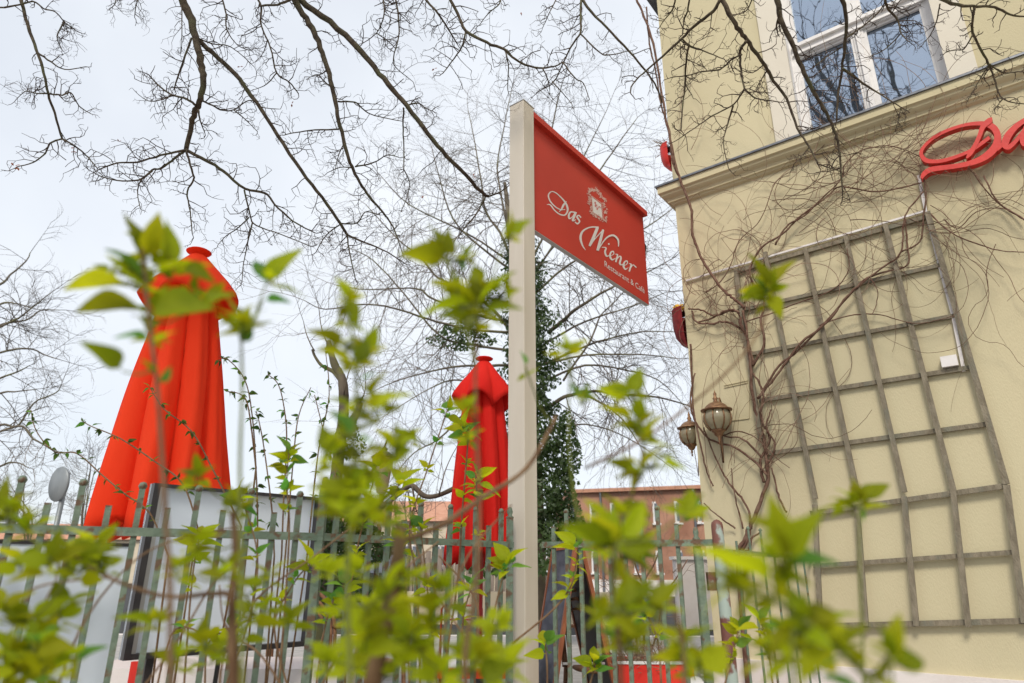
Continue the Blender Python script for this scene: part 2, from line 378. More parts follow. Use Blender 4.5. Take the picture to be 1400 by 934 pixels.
let = thing('wall_lettering', 'big red three dimensional script letters on the cream wall under the cornice', 'sign', wp(.7, 3.4, .05))
OFF = .085
TW = lambda x, y: wall(1245 + x / 9.03, 150 + y / 9.03, OFF)
Dl = [(135, 850, 30), (160, 800, 55), (215, 755, 62), (300, 730, 62), (600, 690, 58), (800, 640, 68), (950, 560, 88), (1050, 450, 95), (1075, 330, 85), (1035, 235, 80), (950, 185, 66), (820, 172, 48), (650, 195, 38), (450, 260, 38), (280, 350, 38), (165, 460, 38), (130, 545, 46), (185, 625, 55), (300, 642, 46), (430, 625, 44), (600, 570, 40), (740, 510, 40), (850, 440, 42), (975, 345, 44)]
Ds = [(1005, 100, 4), (975, 140, 70), (895, 215, 62), (850, 330, 52), (800, 440, 52), (740, 540, 58), (690, 605, 20)]
g = MB(); ribbon(g, Dl, TW, WN, .05, drift=.004); ribbon(g, Ds, TW, WN, .05, lift=.006)
g.build('letter', M['lettered'], let)
g = MB()
ribbon(g, [(1065, 500, 30), (1100, 465, 40), (1135, 425, 44), (1170, 380, 30)], TW, WN, .05, lift=.002)
ribbon(g, [(1480, 110, 50), (1400, 140, 60), (1290, 220, 70), (1200, 330, 90), (1165, 430, 90), (1210, 465, 60), (1290, 400, 50), (1370, 300, 44), (1460, 180, 50)], TW, WN, .05, lift=.003)
ribbon(g, [(1500, 90, 60), (1440, 220, 80), (1390, 350, 84), (1400, 430, 64), (1470, 420, 40), (1550, 350, 30)], TW, WN, .05, lift=.008)
g.build('letter', M['lettered'], let)
g = MB()
ribbon(g, [(1560, 345, 30), (1660, 240, 40), (1720, 110, 60), (1760, 60, 60), (1780, 120, 70), (1810, 220, 80), (1780, 310, 80), (1700, 330, 60), (1660, 290, 50)], TW, WN, .05, lift=.003)
g.build('letter', M['lettered'], let)

# ------------------------------------------------------------------ trellises
def trellis(name_label, verts, hors, off):
    t = thing('wall_trellis', name_label, 'trellis', wall(verts[0][2], verts[0][3], off), group='wooden trellises on the wall')
    for (x0, y0, x1, y1, wd) in verts:
        g = MB(); a = wall(x0, y0, off + .011); b = wall(x1, y1, off + .011)
        j = ru(-.002, .002); g.bar(a, b, WN, wd * .86, .020 + j); g.build('slat', M['trellis'], t)
    for (x0, y0, x1, y1, wd) in hors:
        g = MB(); a = wall(x0, y0, off - .011); b = wall(x1, y1, off - .011)
        g.bar(a, b, WN, wd * .86, .0195); g.build('slat', M['trellis'], t)
    return t
trellis('upper weathered grey wooden trellis on the cream wall, overgrown with bare vine at its left',
    [(1006, 368, 1040, 600, .034), (1046, 345, 1115, 682, .030), (1099, 336, 1182, 858, .030) if False else (1101, 340, 1172, 672, .030), (1156, 322, 1237, 673, .030), (1210, 306, 1304, 672, .032), (1268, 290, 1376, 662, .036)],
    [(1004, 372, 1266, 297, .032), (1024, 484, 1284, 363, .028) if False else (1010, 425, 1285, 363, .028), (1028, 484, 1305, 432, .028), (1038, 548, 1325, 503, .030), (1050, 620, 1350, 580, .030)], .028)
trellis('lower weathered grey wooden trellis on the cream wall just above the pale plinth',
    [(1114, 690, 1122, 856, .032), (1172, 695, 1184, 856, .032), (1236, 679, 1253, 856, .032), (1303, 670, 1324, 857, .032), (1376, 663, 1401, 852, .036)],
    [(1108, 702, 1378, 664, .032), (1112, 774, 1386, 755, .028), (1116, 856, 1440, 848, .032)], .040)
# white cable duct + junction box
dct = thing('cable_duct', 'thin white cable duct running up the trellis to the red letters', 'cable duct', wall(1318, 505, .02))
g = MB()
pts = [(1256, 240), (1266, 290), (1285, 365), (1303, 432), (1318, 508)]
for a, b in zip(pts, pts[1:]): g.bar(wall(*a, .016), wall(*b, .016), WN, .017, .014)
a = (945, 380)
g.bar(wall(938, 384, .016), wall(1264, 289, .016), WN, .013, .012)
g.build('duct', M['conduit'], dct)
g = MB(); P = wall(1299, 497, .0); s0 = (P - W0).dot(WU)
wbox(g, s0 - .04, s0 + .04, P.z - .028, P.z + .035, .002, .05)
tag(g.build('junction_box', M['conduit']), 'small square white junction box on the wall inside the trellis', 'junction box')

# ------------------------------------------------------------------ lanterns
def lantern(label, top, bot, P_at, wallp, sidedir):
    """top/bot: world z of finials; P_at: axis point"""
    h = top - bot; c = V((P_at.x, P_at.y, bot))
    t = thing('wall_lantern', label, 'lantern', c, group='copper wall lanterns at the corner')
    k = h / .40
    g = MB(); g.lathe(c, [(.001, 0), (.008 * k, .01 * k), (.004 * k, .025 * k), (.012 * k, .04 * k), (.006 * k, .05 * k), (.03 * k, .07 * k), (.034 * k, .085 * k), (.05 * k, .098 * k), (.052 * k, .108 * k), (.001, .109 * k)], 14)
    g.build('lower_finial', M['copper'], t, True)
    g = MB(); g.lathe(c, [(.055 * k, .109 * k), (.082 * k, .14 * k), (.097 * k, .18 * k), (.096 * k, .21 * k), (.082 * k, .245 * k)], 24)
    g.build('glass', M['lampglass'], t, True)
    g = MB()
    for i in range(8):
        an = i * math.pi / 4 + .2; d = V((math.cos(an), math.sin(an), 0))
        g.tube([c + d * r * k + Z * z * k for r, z in ((.056, .105), (.085, .14), (.100, .18), (.099, .21), (.085, .248))], .0055 * k, 5)
    g.lathe(c, [(.08 * k, .243 * k), (.110 * k, .246 * k), (.112 * k, .254 * k), (.09 * k, .262 * k)], 24)
    g.build('frame', M['copper'], t, True)
    g = MB(); g.lathe(c, [(.088 * k, .262 * k), (.07 * k, .285 * k), (.045 * k, .303 * k), (.02 * k, .312 * k), (.014 * k, .325 * k), (.020 * k, .338 * k), (.010 * k, .352 * k), (.012 * k, .372 * k), (.006 * k, .385 * k), (.001, .40 * k)], 18)
    g.build('dome', M['copper'], t, True)
    g = MB(); w = wallp
    g.tube([c + Z * .33 * k, c + Z * .365 * k + (w - c) * .25 * V((1, 1, 0)).length / 1.414, V((*(c.lerp(w, .6)).xy, bot + .36 * k)), V((*(c.lerp(w, .92)).xy, bot + .30 * k)), V((w.x, w.y, bot + .22 * k))], [.006 * k, .007 * k, .008 * k, .008 * k, .008 * k], 6)
    g.tube([V((w.x, w.y, bot + .22 * k)), V((*(c.lerp(w, .8)).xy, bot + .12 * k)), c + Z * .09 * k], .006 * k, 6)
    g.build('bracket', M['copper'], t, True)
    g = MB(); g.lathe(V((w.x, w.y, bot + .21 * k)) - sidedir * .003, [(.001, .018), (.03 * k, .016), (.045 * k, .008), (.048 * k, 0)], 16, ax=sidedir)
    g.build('wall_plate', M['copper'], t, True)
    return t
off = .13
A = wall(975, 534, off); B = wall(986, 608, off)
lantern('larger copper wall lantern on the cream wall face, left of the trellis', A.z, B.z, (A + B) / 2, W0 + WU * ((A + B) / 2 - W0).dot(WU) + V((0, 0, 0)), WN)
sp = wp(SL - .13, 0); A = hit(966, 562, wp(SL - .13, 0), WU); A = hit(942, 563, wp(SL - .13, 0), WU); B = hit(946, 624, wp(SL - .13, 0), WU)
mid = (A + B) / 2; back = (mid - W0).dot(WN)
lantern('smaller looking copper wall lantern past the corner, against the sky', A.z, B.z, mid, wp(SL, 0, back), -WU)

# ------------------------------------------------------------------ red things hanging on the side wall
def side_planter(label, px_top, px_bot, wd, depth, dark):
    A = hit(*px_top, wp(SL - wd * .5, 0), WU); B = hit(*px_bot, wp(SL - wd * .5, 0), WU)
    back = ((A + B) / 2 - W0).dot(WN); h = A.z - B.z
    t = thing('wall_planter', label, 'planter', wp(SL, B.z, back))
    g = MB(); n = 10; prof = [(.0, .15), (.12, .55), (.3, .85), (.55, .97), (.8, 1), (1, 1.0)]
    for (zz, rr) in prof:
        for k in range(n + 1):
            an = math.pi * k / n
            g.v.append(wp(SL - .004 - math.sin(an) * wd * rr, B.z + h * zz, back + math.cos(an) * depth * .5 * (.6 + .4 * rr)))
    for i in range(len(prof) - 1):
        for k in range(n):
            o = i * (n + 1) + k; g.f.append((o, o + 1, o + n + 2, o + n + 1)); g.mi.append(0)
    g.f.append(tuple(range(n + 1))); g.mi.append(0)
    g.build('bowl', M['crimson'] if dark else M['planter'], t, True)
    g = MB(); g.lathe(wp(SL - wd * .35, B.z + h * .96, back), [(.001, 0.02), (wd * .5, .0)], 8); g.build('soil', M['soil'], t)
    g = MB()
    for k in range(26):
        p = wp(SL - ru(.02, wd * .7), B.z + h * .97, back + ru(-.4, .4) * depth); q = [p]
        d = V((ru(-1, .2), ru(-.6, .6), ru(.2, 1))).normalized()
        for i in range(4): d = (d + V((ru(-.4, .4), ru(-.4, .4), ru(-.5, .2)))).normalized(); q.append(q[-1] + d * .03)
        g.tube(q, .0022, 4)
    kind(g.build('dry_stalks', M['drytwig'], t), 'stuff')
    return t
side_planter('bright red planter hanging high on the side wall above the cornice', (911, 203), (916, 236), .10, .22, False)
pl = side_planter('dark red rounded planter with yellow flowers on the side wall, level with the trellis top', (932, 428), (937, 480), .13, .3, True)
g = MB()
P = hit(932, 420, wp(SL - .06, 0), WU)
for k in range(16):
    c = P + V((ru(-.05, .05), ru(-.05, .05), ru(-.03, .03)))
    for q in range(5):
        an = q * 1.256; d = V((math.cos(an), math.sin(an) * .5, math.sin(an)))
        e = V((-d.z, 0, d.x)); b = len(g.v); g.v += [c, c + d * .015 + e * .007, c + d * .022, c + d * .015 - e * .007]; g.f.append((b, b + 1, b + 2, b + 3)); g.mi.append(0)
M['yellow'] = mat('yellow_petals', (.70, .38, .02), (.75, .45, .04), rough=.7)
kind(g.build('flowers', M['yellow'], pl), 'stuff')

# ------------------------------------------------------------------ sign post and hanging sign
SD = V((.617, .787, 0)).normalized(); SN = V((SD.y, -SD.x, 0)); S0 = V((.0655, 3.35, 0)); PW = .108
post = thing('sign_post', 'tall square metal post carrying the red restaurant sign', 'post', S0)
ptop = hit(722, 142, S0, SN).z
g = MB(); g.box(S0, SD * PW, -SN * PW, Z * ptop)
o = g.build('shaft', M['steel'], post)
bv = o.modifiers.new('bevel', 'BEVEL'); bv.width = .003; bv.segments = 2
g = MB(); g.box(S0 - SD * .0025 + SN * .0025 + Z * ptop, SD * (PW + .005), -SN * (PW + .005), Z * .006); g.build('top_cap', M['alu'], post)
sgn = thing('hanging_sign', 'red restaurant sign with white script lettering and emblem beside the metal post', 'sign', S0 + SD * PW + Z * 3)
SP = S0 - SN * .036
def sg(x, y): return hit(x, y, SP, SN)
a = sg(739, 176); b = sg(887, 411); c = sg(740, 327)
s_of = lambda P: (P - S0).dot(SD)
s0_, s1_ = PW + .001, s_of(b)
zb = (b.z + c.z) / 2; zt = (sg(739, 178).z + sg(881, 297).z) / 2
def sp_(s, z, o=0): return SP + SD * s + Z * z + SN * o
g = MB(); g.box(sp_(s0_, zb, -.03), SD * (s1_ - s0_), SN * .03, Z * (zt - zb)); g.build('panel', M['signred'], sgn)
g = MB(); g.box(sp_(s0_, zb - .004, -.032), SD * (s1_ - s0_ + .002), SN * .031, Z * .004); g.build('bottom_edge', M['alu'], sgn)
g = MB(); g.box(sp_(s0_, zt, -.05), SD * (s1_ - s0_ + .012), SN * .085, Z * .042); g.build('top_rail', M['signred'], sgn)
T1 = lambda x, y: sg(735 + x / 8.75, 240 + y / 8.75)
T2 = lambda x, y: sg(765 + x / 10.77, 330 + y / 10.77)
def R1(*st, T=T1, name='lettering'):
    g = MB()
    for k, s_ in enumerate(st): ribbon(g, s_, T, SN, .0006, lift=.0010 + .0007 * k, drift=.0006)
    return g.build(name, M['signwhite'], sgn)
R1([(110, 350, 5), (150, 352, 14), (200, 415, 13), (260, 463, 13), (320, 475, 16), (352, 440, 18), (357, 390, 23), (330, 325, 20), (270, 255, 13), (210, 205, 11), (160, 195, 11), (127, 240, 15), (150, 310, 15), (210, 375, 13), (270, 408, 10), (328, 408, 8)],
   [(345, 310, 5), (310, 350, 23), (285, 400, 18), (255, 435, 5)])
R1([(440, 440, 12), (395, 438, 18), (372, 475, 22), (378, 515, 18), (415, 495, 10), (448, 435, 12)], [(462, 440, 14), (435, 495, 25), (418, 540, 22), (455, 530, 7)])
R1([(517, 505, 16), (492, 478, 14), (470, 495, 20), (487, 525, 20), (500, 550, 18), (475, 578, 17), (445, 555, 12)])
R1([(572, 893, 5), (535, 835, 18), (512, 750, 27), (530, 680, 24), (580, 638, 18), (650, 617, 15), (728, 622, 18)],
   [(715, 622, 34), (680, 710, 36), (650, 780, 36), (618, 845, 26)], [(622, 840, 9), (700, 740, 10), (785, 650, 14)], [(780, 650, 26), (750, 760, 32), (713, 900, 32)],
   [(722, 890, 9), (790, 780, 14), (850, 728, 20), (910, 722, 22), (958, 775, 20), (962, 852, 9)])
R1([(618, 88, 8), (682, 98, 18), (668, 155, 26), (690, 218, 22), (735, 205, 6)], [(722, 28, 8), (722, 42, 26), (724, 54, 6)], T=T2)
R1([(738, 222, 7), (795, 190, 11), (788, 150, 18), (753, 165, 22), (742, 225, 28), (772, 272, 22), (820, 250, 6)], T=T2)
R1([(818, 188, 6), (852, 200, 20), (838, 260, 24), (826, 308, 22)], [(832, 285, 7), (878, 222, 15), (902, 245, 24), (884, 325, 26), (912, 348, 14), (940, 322, 5)], T=T2)
R1([(940, 368, 7), (995, 330, 11), (990, 290, 18), (955, 308, 22), (940, 365, 28), (966, 412, 20), (1008, 388, 6)], T=T2)
R1([(1020, 328, 6), (1052, 342, 20), (1038, 400, 24), (1024, 445, 20)], [(1034, 415, 7), (1075, 350, 13), (1100, 362, 16), (1128, 388, 16)], T=T2)
# sans line
fc = bpy.data.curves.new('tagline_curve', 'FONT'); fc.body = 'Restaurant & Café'; fc.size = 1.0
to = bpy.data.objects.new('tmp', fc); col.objects.link(to); bpy.context.view_layer.update()
tm = bpy.data.meshes.new_from_object(to.evaluated_get(bpy.context.evaluated_depsgraph_get())); bpy.data.objects.remove(to)
xs = [v.co.x for v in tm.vertices]; x0, x1 = min(xs), max(xs)
A = T2(664, 388); B = T2(1250, 752); cap = T2(668, 305).z - A.z
bz = (A.z + B.z) / 2; sA, sB = s_of(A), s_of(B)
for v in tm.vertices:
    q = sp_(sA + (v.co.x - x0) / (x1 - x0) * (sB - sA), bz + v.co.y / .70 * cap, .0012); v.co = q
tm.name = 'tagline'; tm.materials.clear(); tm.materials.append(M['signwhite']); link('tagline', tm, sgn)
# emblem: ornate frame around a pale panel with a small W
g = MB(); b = len(g.v); g.v += [T1(x, y) + SN * .0012 for x, y in ((648, 255), (756, 342), (776, 512), (664, 440))]; g.f.append((0, 1, 2, 3)); g.mi.append(0)
g.build('emblem_panel', M['signwhite'], sgn)
g = MB()
ring = [(625, 170), (660, 185), (700, 160), (730, 215), (770, 260), (800, 300), (808, 380), (815, 460), (806, 555), (740, 515), (690, 480), (645, 455), (632, 380), (615, 290), (612, 210)]
for k in range(len(ring)):
    (xa, ya), (xb, yb) = ring[k], ring[(k + 1) % len(ring)]
    for j in range(14):
        t = rnd(); x = xa + (xb - xa) * t + ru(-13, 13); y = ya + (yb - ya) * t + ru(-13, 13); an = ru(0, 6.28); r = ru(8, 17)
        ribbon(g, [(x, y, 3), (x + math.cos(an) * r, y + math.sin(an) * r, 7), (x + math.cos(an + .9) * r * 1.5, y + math.sin(an + .9) * r * 1.5, 3)], T1, SN, .0004, sub=3, lift=.0010 + .00001 * (k * 14 + j), drift=0)
ribbon(g, [(x, y, 6) for x, y in ((640, 245), (762, 335), (785, 525), (655, 445), (640, 245))], T1, SN, .0004, sub=1, lift=.0034, drift=.0002)
g.build('emblem_frame', M['signpink'], sgn)
g = MB()
ribbon(g, [(672, 335, 3), (690, 320, 6), (686, 375, 7), (705, 350, 4), (708, 410, 7), (730, 370, 4), (742, 385, 5), (755, 378, 3)], T1, SN, .0004, lift=.0022)
g.build('emblem_letter', M['signred'], sgn)
# dark clamp lamp at the far end of the sign
t = thing('spotlight', 'small black spotlight fixed behind the far end of the red sign', 'spotlight', sp_(s1_, zb + .45))
q = [sg(883, 318), sg(892, 335), sg(889, 353), sg(884, 345)]
g = MB(); g.prism([p - SN * .05 for p in q], -SN * .07); g.build('housing', M['black'], t)
g = MB(); g.bar(sp_(s1_ - .03, q[0].z - .1, -.02), q[1] - SN * .07 - Z * .06, Z, .015, .015); g.build('bracket', M['black'], t)

# ------------------------------------------------------------------ fences
ball_me = None
def picket(parent, P, w, tall, ztop, rot):
    """square bar from the ground up; tall ones end in a ball"""
    key = ('pk', round(w, 4), tall)
    if key not in picket.c:
        g = MB(); h = w / 2
        g.box(V((-h, -h, 0.05)), V((w, 0, 0)), V((0, w, 0)), V((0, 0, ztop + (.13 if tall else .07) - .05)))
        picket.c[key] = g.mesh('picket', M['fence'])
        g = MB(); g.lathe(V((0, 0, 0)), [(.001, -w * .75), (w * .5, -w * .62), (w * .78, 0), (w * .5, w * .62), (.001, w * .78)], 10)
        picket.c['b', key] = g.mesh('finial', M['fence'], True)
    o = link('picket', picket.c[key], parent, P - worldpos(parent)); o.rotation_euler.z = rot + ru(-.03, .03); o.rotation_euler.x = ru(-.006, .006)
    if tall:
        f = link('finial', picket.c['b', key], o, V((0, 0, ztop + .13 + w * .5)))
picket.c = {}
RAILZ = 1.14
def fence_run(label, pA, pB, xs, first_tall, w=.017, rail=.028, ends=()):
    """pA/pB: (px x, px y of rail top) ; bars at px x list on y=rail"""
    dA = ray(*pA); dB = ray(*pB); A = CAM + dA * ((RAILZ - 1) / dA.z); B = CAM + dB * ((RAILZ - 1) / dB.z)
    t = thing('metal_fence', label, 'fence', V((A.x, A.y, 0)), group='green metal fence panels')
    d = (B - A).normalized(); n = V((d.y, -d.x, 0)); rot = math.atan2(d.y, d.x)
    if n.dot(CAM - A) < 0: n = -n
    for zz in (0, -.85):
        g = MB(); g.box(V((A.x, A.y, RAILZ - rail + zz)) + n * .008, B - A, n * .006, Z * rail)
        g.box(V((A.x, A.y, RAILZ - .006 + zz)) - n * .014, B - A, n * .0218, Z * .0065)
        g.build('rail', M['fence'], t)
    for k, x in enumerate(xs):
        P = hit(x, (pA[1] + pB[1]) / 2, A, n); P = V((P.x, P.y, 0)) - n * .006
        picket(t, P, w, (k + first_tall) % 2 == 1, RAILZ, rot)
    return t, A, B, n, d
dn = []
xsA = [-72, -28, 14, 58, 101, 143, 185, 225, 264, 302, 338, 373, 406]
fence_run('green metal fence panel at the left, in front of the white boards', (-110, 713), (436, 729), xsA, 1, w=.019)
xsB = [458, 482, 506, 530, 553, 575, 596, 616, 634, 652, 669, 685]
fence_run('green metal fence panel between the framed board and the sign post, before the smaller umbrella', (438, 729), (700, 741), xsB, 0, w=.018)
xsC = [757, 775, 793, 813, 833, 854, 877, 901, 926]
ft, FA, FB, fn, fd = fence_run('green metal fence panel right of the sign post, in front of the chalkboard', (742, 741), (976, 737.5), xsC, 0, w=.017)
# square green posts with caps
def fpost(label, x, yr, ref, w, extra, material, shape='square'):
    d = ray(x, yr); P = CAM + d * ((RAILZ - 1) / d.z); P.z = 0
    t = thing('fence_post', label, 'post', P, group='fence posts')
    g = MB()
    if shape == 'square':
        g.box(P + V((-w / 2, -w / 2, 0)), V((w, 0, 0)), V((0, w, 0)), Z * (RAILZ + extra)); g.build('shaft', material, t)
        g = MB(); g.lathe(P + Z * (RAILZ + extra), [(w * .55, 0), (w * .6, .004), (w * .3, .015), (w * .45, .03), (w * .3, .05), (.001, .055)], 12); g.build('cap', material, t, True)
    else:
        g.lathe(P, [(w * .5, 0), (w * .5, RAILZ + extra - .02), (w * .44, RAILZ + extra - .006), (w * .2, RAILZ + extra + .004), (.001, RAILZ + extra + .007)], 12); g.build('shaft', material, t, True)
    return t
fpost('green square fence post beside the framed display board', 438, 729, None, .030, .16, M['fence'])
fpost('green square fence post just left of the sign post', 697, 741, None, .034, .11, M['fence'])
bp = fpost('brown capped round fence post with flaking pale paint near the wall', 982, 737, None, .050, .075, M['brownpost'], 'round')
gp = fpost('slim green gate post with a lock box left of the brown post', 952, 738, None, .028, .0, M['fence'])
P = worldpos(gp); g = MB(); g.box(P + V((.03, -.03, .93)), V((.045, 0, 0)), V((0, .035, 0)), Z * .075); g.build('lock_box', M['brownpost'], gp)
g = MB(); g.box(P + V((-.012, -.02, .20)), V((.03, 0, 0)), V((0, .02, 0)), Z * .9); g.build('gate_stile', M['fence'], gp)
# short thin fence between brown post and the wall
t = thing('metal_fence', 'short thin green fence between the brown post and the restaurant wall', 'fence', worldpos(bp), group='green metal fence panels')
A = worldpos(bp) + V((.02, .02, 0)); Bw = wall(1109, 762, .01); Bq = V((Bw.x, Bw.y, 0)); zr = 1.09
g = MB(); g.bar(V((A.x, A.y, zr)), V((Bq.x, Bq.y, zr)), Z, .012, .02); g.bar(V((A.x, A.y, .25)), V((Bq.x, Bq.y, .25)), Z, .012, .02); g.build('rail', M['fence'], t)
for k in range(1, 8):
    P = A.lerp(Bq, k / 8); g = MB(); tall = k % 3 != 1; hh = zr + (.11 if tall else .05)
    g.tube([P + Z * .05, P + Z * hh], .0055, 6)
    pk = g.build('picket', M['fence'], t)
    if tall: g = MB(); g.lathe(P + Z * (hh + .005), [(.001, -.011), (.011, 0), (.001, .011)], 8); g.build('finial', M['fence'], pk, True)

# ------------------------------------------------------------------ boards behind the fence
bo = thing('advertising_board', 'plain white board tied behind the left fence panel', 'board', at(60, 934, 2.25))
A = at(-60, 760, 2.16); B = at(188, 760, 2.50); ztop = 1.085
d = (V((B.x, B.y, 0)) - V((A.x, A.y, 0))); n = V((-d.y, d.x, 0)).normalized()
g = MB(); g.box(V((A.x, A.y, .25)) + n * .06, d, n * .012, Z * (ztop - .25)); g.build('panel', M['board'], bo)
g = MB(); g.bar(V((A.x, A.y, ztop + .006)) + n * .066, V((B.x, B.y, ztop + .006)) + n * .066, Z, .02, .012); g.build('edge_strip', M['blackframe'], bo)
TL = at(209, 661, 2.95); zt2 = TL.z
def atz(x, y, z):
    dd = ray(x, y); return CAM + dd * ((z - 1) / dd.z)
TR = atz(436, 681, zt2); BL = at(172, 903, TL.y)
print('board2', TL, TR, BL)
TRy = V((TR.x, TR.y, 0)); TLy = V((TL.x, TL.y, 0)); d = TRy - TLy; dl = d.normalized(); n = V((-dl.y, dl.x, 0))
t = thing('display_board', 'framed white display board with dark frame behind the fence, under the larger umbrella', 'board', TLy, group=None)
zb2 = BL.z
g = MB(); g.box(TLy + Z * zb2 + n * .012, d, n * .02, Z * (zt2 - zb2)); g.build('panel', M['board'], t)
fw = .026
for (a, b) in ((0, fw), (d.length - fw * .6, d.length)):
    g = MB(); g.box(TLy + dl * a + Z * zb2 - n * .028, dl * (b - a), n * .06, Z * (zt2 - zb2)); g.build('frame_stile', M['blackframe'], t)
for (a, b) in ((zb2, zb2 + .022), (zt2 - .012, zt2)):
    g = MB(); g.box(TLy + dl * fw + Z * a - n * .026, dl * (d.length - 1.6 * fw), n * .055, Z * (b - a)); g.build('frame_rail', M['blackframe'], t)
g = MB(); g.box(TLy + dl * (fw + .001) + Z * (zb2 + .022) - n * .014, dl * .02, n * .024, Z * (zt2 - zb2 - .035)); g.build('inner_strip', M['alu'], t)
for s_ in (.12, .55):
    g = MB(); g.box(TLy + d * s_, dl * .03, n * .03, Z * zb2); g.build('leg', M['blackframe'], t)
t = thing('clamp', 'small black clamp holding the fence bar below the display board', 'clamp', at(302, 880, 2.6))
g = MB(); a = at(303, 874, 2.62); b = at(293, 940, 2.62); g.bar(b, a, V((0, 1, 0)), .012, .012); g.build('bar', M['black'], t)
g = MB(); g.bar(at(301, 877, 2.60), at(309, 878, 2.60), Z, .008, .008); g.build('jaw', M['black'], t)
g = MB(); P = at(186, 905, 2.9); g.box(V((P.x - .02, 2.9, .1)), V((.045, 0, 0)), V((0, .02, 0)), Z * (P.z - .1)); tag(g.build('red_slat', M['planter']), 'narrow red slat standing below the framed display board', 'slat')
g = MB(); P = at(205, 905, 3.6); g.box(V((P.x - .35, 3.6, 0)), V((1.3, 0, 0)), V((0, .5, 0)), Z * (P.z - .03)); gb = tag(g.build('low_wall', M['plinth']), 'low pale garden wall seen under the display board', 'wall')

# ------------------------------------------------------------------ umbrellas
def umbrella(label, top, Y, z0, z1, rb, rt, brim, mt, tilt, folds=7, ph=0.0, pleat=.22):
    P = at(top[0], top[1], Y); base = V((P.x - tilt.x * (z1), P.y - tilt.y * z1, 0))
    ax = V((P.x, P.y, P.z)) - V((base.x, base.y, 0)); h = P.z; ax.normalize()
    t = thing('closed_umbrella', label, 'umbrella', base, group='closed red garden umbrellas')
    c = base
    g = MB(); g.tube([c + ax * .02, c + ax * (h - .02)], .024, 12); g.build('pole', M['redmetal'], t, True)
    g = MB(); g.lathe(c, [(.26, .0), (.26, .04), (.05, .07), (.04, .3), (.001, .3)], 20); g.build('base', M['blackframe'], t)
    n = 200; zt = h - .28                                            # canopy body
    rnds = [ru(.75, 1.25) for _ in range(folds)]; offs = [ru(-.25, .25) for _ in range(folds)]
    def rfn(r, z, an):
        u = (zt - z) / (zt - z0); a = (an + ph + .10 * math.sin(u * 3.1 + an * 2)) / (2 * math.pi) * folds; i = int(a) % folds; f = a - int(a)
        f = max(0, min(1, f + offs[i] * .3 * math.sin(math.pi * f)))
        lobe = abs(math.sin(math.pi * f)) ** .6 + .07 * math.sin(f * 6.3 * 2 + i * 2.1 + u * 1.5) * math.sin(math.pi * f)
        pl = pleat * rnds[i] * (.55 + .6 * u)
        return r * (1 - pl + pl * lobe * 1.25 + .03 * math.sin(an * 3 + z * 2.2) + .02 * math.sin(an * 19 + z * 5) * u)
    prof = []
    for k in range(25):
        u = k / 24; z = zt - (zt - z0) * u
        r = rt + (rb - rt) * (u ** .80) ; prof.append((r, z))
    g = MB(); g.lathe(c, prof, n, ax=ax, fn=rfn)
    # wavy hem
    m0 = len(g.v) - n
    for k in range(n):
        an = 2 * math.pi * k / n; a = (an + ph) / (2 * math.pi) * folds; f = a - int(a)
        g.v[m0 + k] = g.v[m0 + k] - ax * (.13 * abs(math.sin(math.pi * f)) * rnds[int(a) % folds] - .05)
    b = len(g.v)                                                     # inner return of the cloth
    for k in range(n): g.v.append(g.v[m0 + k] * .6 + (c + ax * (z0 + .05)) * .4 + ax * .06)
    for k in range(n): g.f.append((m0 + k, m0 + (k + 1) % n, b + (k + 1) % n, b + k)); g.mi.append(0)
    g.build('canopy', mt, t, True)
    # vent cape
    g = MB(); zc_ = h - .02
    capep = [(.035, zc_), (.06, zc_ - .02), (brim * .50, zc_ - .12), (brim * .78, zc_ - .22), (brim * .95, zc_ - .30), (brim, zc_ - .335), (brim * .93, zc_ - .345), (brim * .8, zc_ - .325), (rt * .9, zc_ - .26)]
    def cf(r, z, an):
        a = (an + ph * .7) / (2 * math.pi) * 5; f = a - int(a); k = max(0, min(1, (zc_ - z) / .3))
        return r * (1 + .32 * k * (abs(math.sin(math.pi * f)) ** .7 - .62))
    g.lathe(c, capep, 80, ax=ax, fn=cf)
    for ri in range(3, len(capep)):
        for k in range(80):
            an = 2 * math.pi * k / 80; a = (an + ph * .7) / (2 * math.pi) * 5; f = a - int(a)
            g.v[ri * 80 + k] = g.v[ri * 80 + k] - ax * (.12 * (1 - abs(math.sin(math.pi * f))) * min(1, (ri - 2) / 3))
    g.build('top_cape', mt, t, True)
    g = MB(); g.lathe(c, [(.035, h - .03), (.05, h - .012), (.078, h - .004), (.082, h + .002), (.07, h + .010), (.001, h + .012)], 20, ax=ax); g.build('finial', mt, t, True)
    g = MB(); g.lathe(c, [(rt * 1.06, zt - .10), (rt * 1.09, zt - .12), (rt * 1.06, zt - .14)], 40, ax=ax) if False else None
    return t
umbrella('large closed orange-red umbrella at the left behind the framed board', (272, 345), 4.1, 1.24, 3.0, .372, .135, .290, M['fabric'], V((-.022, 0, 0)), folds=9, ph=.5, pleat=.40)
umbrella('smaller closed crimson umbrella just left of the sign post', (662, 491), 5.75, 1.12, 2.9, .29, .155, .255, M['fabric2'], V((.0, 0, 0)), folds=9, ph=.9, pleat=.40)

